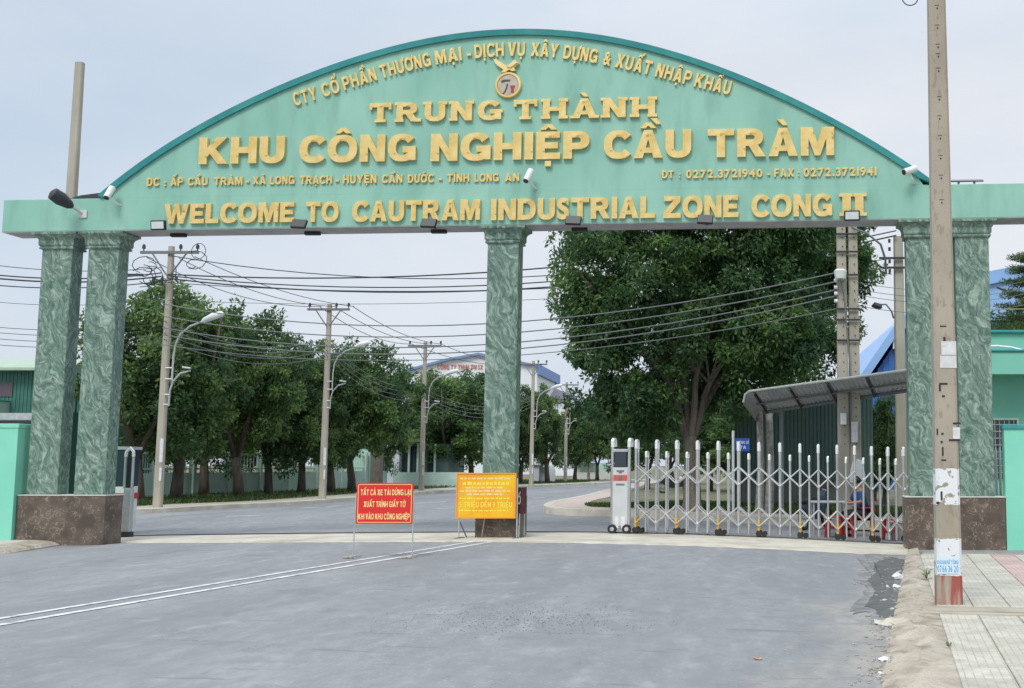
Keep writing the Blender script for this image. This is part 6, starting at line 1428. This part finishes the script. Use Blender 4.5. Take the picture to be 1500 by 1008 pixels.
# steel gate leaf between column and wall
for px in (1460, 1466):
    b = P(px, 720, 22.9); b.z = -.05; MB().tube([b, (b.x, b.y, zw(662, 22.9)), (b.x, b.y, zw(655, 22.9))], [.03, .03, .012], 8).build('gate_bar', M_steel, smooth=True, **top('steel gate bar between the right column and the right mint wall, %s one' % ('left' if px == 1460 else 'right'), 'gate bar'))

# ------------------------------------------------------------ guard, table, stools, motorbike behind the gate
YG = 25.2; gx = P(1260, 720, YG).x; zg_ = gz(gx, YG)
tb = thing('folding_table', 'grey topped folding table left of the seated guard', 'table', (gx-.72, YG, zg_))
MB().box((gx-1.12, YG-.35, .66), (gx-.32, YG+.35, .70)).build('tabletop', mat('grey_tabletop', (.34, .37, .40), (.42, .45, .47), 6, .5), tb, bevel=.008)
for dx in (-1.06, -.38):
    for dy in (-.3, .3): MB().tube([(gx+dx, YG+dy, zg_), (gx+dx, YG+dy, .66)], .018, 8).build('leg', M_steel2, tb)
def stool(x, y, label, m=M_redp):
    z = gz(x, y); t_ = thing('plastic_stool', label, 'stool', (x, y, z), random.uniform(-.4, .4), 'red plastic seats behind the folding gate')
    MB().box((-.15, -.15, .43), (.15, .15, .46)).build('seat', m, t_, rel=False, bevel=.01)
    for a in (-1, 1):
        for c in (-1, 1): MB().rings([[(a*.17-.025, c*.17-.025, 0), (a*.17+.025, c*.17-.025, 0), (a*.17+.025, c*.17+.025, 0), (a*.17-.025, c*.17+.025, 0)], [(a*.13-.03, c*.13-.03, .43), (a*.13+.03, c*.13-.03, .43), (a*.13+.03, c*.13+.03, .43), (a*.13-.03, c*.13+.03, .43)]]).build('leg', m, t_, rel=False)
    MB().box((-.155, -.155, .2), (.155, .155, .235)).build('brace', m, t_, rel=False)
stool(P(1222, 770, 24.6).x, 24.5, 'red plastic stool under the left end of the grey table')
stool(P(1240, 770, 24.6).x, 24.9, 'red plastic stool under the right end of the grey table')
stool(P(1303, 770, 24.4).x, 24.3, 'red plastic stool nearest the right granite pedestal')
# red plastic chair under the guard
chx = gx+.06; ch = thing('plastic_chair', 'red plastic chair with a high back under the guard in blue', 'chair', (chx, YG, gz(chx, YG)), 0)
def cb(nm, a, c, par=ch, bev=.01): return MB().box(a, c).build(nm, M_redp, par, rel=False, bevel=bev)
cb('seat', (-.22, -.22, .41), (.22, .22, .45)); cb('backrest', (.19, -.21, .47), (.23, .21, .86))
for a in (-.2, .2):
    for c in (-.2, .2): cb('leg', (a-.025, c-.025, 0), (a+.025, c+.025, .41))
    cb('armrest', (-.18, a-.025, .62), (.2, a+.025, .65))
# person: skinned body, seated facing left, arm reaching to the table
def skinned(name, verts, edges, radii, m, parent, loc, sub=2, root=0):
    me = bpy.data.meshes.new(name); me.from_pydata(verts, edges, []); ob = bpy.data.objects.new(name, me); COL.objects.link(ob)
    md = ob.modifiers.new('skin', 'SKIN'); md.use_smooth_shade = True; md.branch_smoothing = .5
    sv = me.skin_vertices[0].data
    for i, r_ in enumerate(radii): sv[i].radius = (r_, r_) if not isinstance(r_, tuple) else r_; sv[i].use_root = (i == root)
    sb = ob.modifiers.new('sub', 'SUBSURF'); sb.levels = sub; sb.render_levels = sub
    dg = bpy.context.evaluated_depsgraph_get(); me2 = bpy.data.meshes.new_from_object(ob.evaluated_get(dg)); bpy.data.objects.remove(ob)
    me2.materials.clear(); me2.materials.append(m); me2.shade_smooth(); return link(name, me2, parent, loc=loc)
pr = thing('person', 'seated person in a navy blue shirt leaning on the grey table', 'person', (gx, YG, gz(gx, YG)), .38)
# joints (x: negative = facing left), z up
Vb = [(.06, 0, .52), (.04, 0, .68), (.0, 0, .86), (-.03, 0, 1.0), (-.05, 0, 1.08), (-.07, 0, 1.19), (-.08, 0, 1.27),            # 0-6 pelvis .. head top
      (-.02, -.17, .98), (-.12, -.24, .76), (-.38, -.20, .74), (-.46, -.19, .74),                                                  # right arm 7-10
      (-.02, .17, .98), (-.10, .24, .76), (-.36, .18, .75), (-.44, .17, .75),                                                      # left arm 11-14
      (.02, -.10, .51), (-.38, -.13, .50), (-.36, -.13, .12), (-.46, -.13, .05),                                                   # right leg 15-18
      (.02, .10, .51), (-.38, .13, .50), (-.34, .13, .12), (-.44, .13, .05)]
Eb = [(0, 1), (1, 2), (2, 3), (3, 4), (4, 5), (5, 6), (3, 7), (7, 8), (8, 9), (9, 10), (3, 11), (11, 12), (12, 13), (13, 14), (0, 15), (15, 16), (16, 17), (17, 18), (0, 19), (19, 20), (20, 21), (21, 22)]
Rb = [.13, .125, .135, .10, .05, .088, .07, .065, .045, .033, .03, .065, .045, .033, .03, .09, .065, .045, .04, .09, .065, .045, .04]
body = skinned('body', Vb, Eb, Rb, M_skin, pr, (0, 0, 0))
ns = [0, 1, 2, 3, 7, 8, 11, 12]; mp_ = {v: i for i, v in enumerate(ns)}
skinned('shirt', [Vb[i] for i in ns], [(mp_[a], mp_[c]) for a, c in Eb if a in mp_ and c in mp_], [Rb[i]*1.13+.008 for i in ns], M_navy, pr, (0, 0, 0))
ns = [0, 15, 16, 17, 19, 20, 21]; mp_ = {v: i for i, v in enumerate(ns)}
skinned('trousers', [Vb[i] for i in ns], [(mp_[a], mp_[c]) for a, c in Eb if a in mp_ and c in mp_], [Rb[i]*1.12+.01 for i in ns], M_trouser, pr, (0, 0, 0))
MB().sphere((-.055, 0, 1.235), .108, 1.02, .9, .95, 14, 10).build('hair', M_hair, pr, rel=False, smooth=True)
MB().rings([[(x-.16+k*.0, y, z) for x, y, z in ((-.0, -.012, 1.16+.03*k), (-.02+.012*k, 0, 1.165+.02*k), (0, .012, 1.16+.03*k))] for k in (0, 1)]).build('nose', M_skin, pr, rel=False)
for sd, ax0 in ((-1, (-.46, -.19, .74)), (1, (-.44, .17, .75))):
    for k in range(5):
        a = Vector(ax0); l_ = (.05, .07, .078, .072, .058)[k]; o_ = (k-2)*.016
        p0_ = a+Vector((-.01, o_, 0)); p1_ = a+Vector((-.045, o_*1.2+(.03*-sd if k == 0 else 0), -.006)); p2_ = p1_+Vector((-l_*.6, 0, -.012))
        MB().tube([p0_, p1_, p2_], [.010, .009, .006], 6).build('finger', M_skin, pr, rel=False, smooth=True)
for y in (-.13, .13): MB().box((-.56, y-.045, 0), (-.31, y+.045, .08)).build('shoe', M_black, pr, rel=False, bevel=.02)
# white jacket hanging on the twin pole
a = P(1256, 690, 26.8); mb = MB()
mb.rings([[(a.x+dx*w_, 26.8+dy*.06, a.z+z) for dx, dy in ((-1, 0), (-.4, -1), (.3, -.8), (1, 0), (.4, .8), (-.3, .9))] for z, w_ in ((.28, .03), (.24, .10), (.05, .16), (-.2, .2), (-.27, .17))])
mb.build('white_cloth', M_white, smooth=True, **top('white cloth hanging on the twin pole above the seated person', 'cloth'))
# grey tub right of the stools
c = P(1317, 770, 24.4); c.z = gz(c.x, 24.4); mb = MB()
mb.rings([[(c.x+r_*math.cos(k*math.pi/8), 24.4+r_*math.sin(k*math.pi/8), c.z+z) for k in range(16)] for z, r_ in ((0, .17), (.36, .22), (.38, .24), (.38, .21), (.05, .16))])
mb.build('grey_tub', M_steel2, smooth=True, **top('round grey plastic tub beside the right granite pedestal behind the gate', 'tub'))
# parked motorbikes
def motorbike(x, y, z, rz, label, m):
    t_ = thing('motorbike', label, 'motorbike', (x, y, z), rz)
    for xx in (-.6, .6):
        wh = MB().torus((xx, 0, .29), .25, .04, (0, 1, 0), 20, 8).build('wheel', M_rubber, t_, rel=False, smooth=True)
        mb = MB(); mb.tube([(xx, -.04, .29), (xx, .04, .29)], .05, 8)
        for k in range(6): mb.tube([(xx, 0, .29), (xx+.24*math.cos(k*1.047), 0, .29+.24*math.sin(k*1.047))], .008, 4)
        mb.build('rim', M_steel, wh, rel=False)
    MB().prism([(-.72, .62), (-.35, .70), (.0, .60), (.18, .42), (.32, .80), (.44, .92), (.50, .86), (.40, .55), (.30, .30), (-.1, .24), (-.45, .34), (-.75, .5)], -.1, .1, lambda a, c, d: (a, d, c)).build('body', m, t_, rel=False, bevel=.015)
    MB().prism([(-.78, .70), (-.35, .77), (.08, .70), (.0, .64), (-.35, .70), (-.75, .63)], -.12, .12, lambda a, c, d: (a, d, c)).build('saddle', M_black, t_, rel=False, bevel=.01)
    MB().tube([(.6, 0, .29), (.44, 0, .95)], .03, 8).build('fork', M_steel, t_, rel=False); MB().tube([(.32, -.32, 1.02), (.44, -.1, .98), (.44, .1, .98), (.32, .32, 1.02)], .016, 8).build('handlebar', M_black, t_, rel=False)
    MB().sphere((.53, 0, .86), .07, 1, 1, 1).build('headlight', M_lens, t_, rel=False, smooth=True)
    for s_ in (-1, 1): MB().tube([(.36, .28*s_, 1.02), (.38, .32*s_, 1.2)], .008, 5).build('mirror_stem', M_black, t_, rel=False); MB().sphere((.38, .32*s_, 1.22), .05, .3, 1, .7, 8, 5).build('mirror', M_glass, t_, rel=False)
    MB().tube([(-.7, .13, .3), (.1, .13, .26)], .035, 8).build('exhaust', M_steel2, t_, rel=False)
p = P(990, 721, 52); motorbike(p.x, 52, .2, R(15), 'dark motorbike parked far behind the folding gate left of the big trunk', M_black)
p = P(1200, 760, 26); motorbike(p.x, 27.0, gz(p.x, 27), R(60), 'dark motorbike parked left of the grey table behind the gate', mat('dark_blue_plastic', (.03, .05, .09), rough=.3))
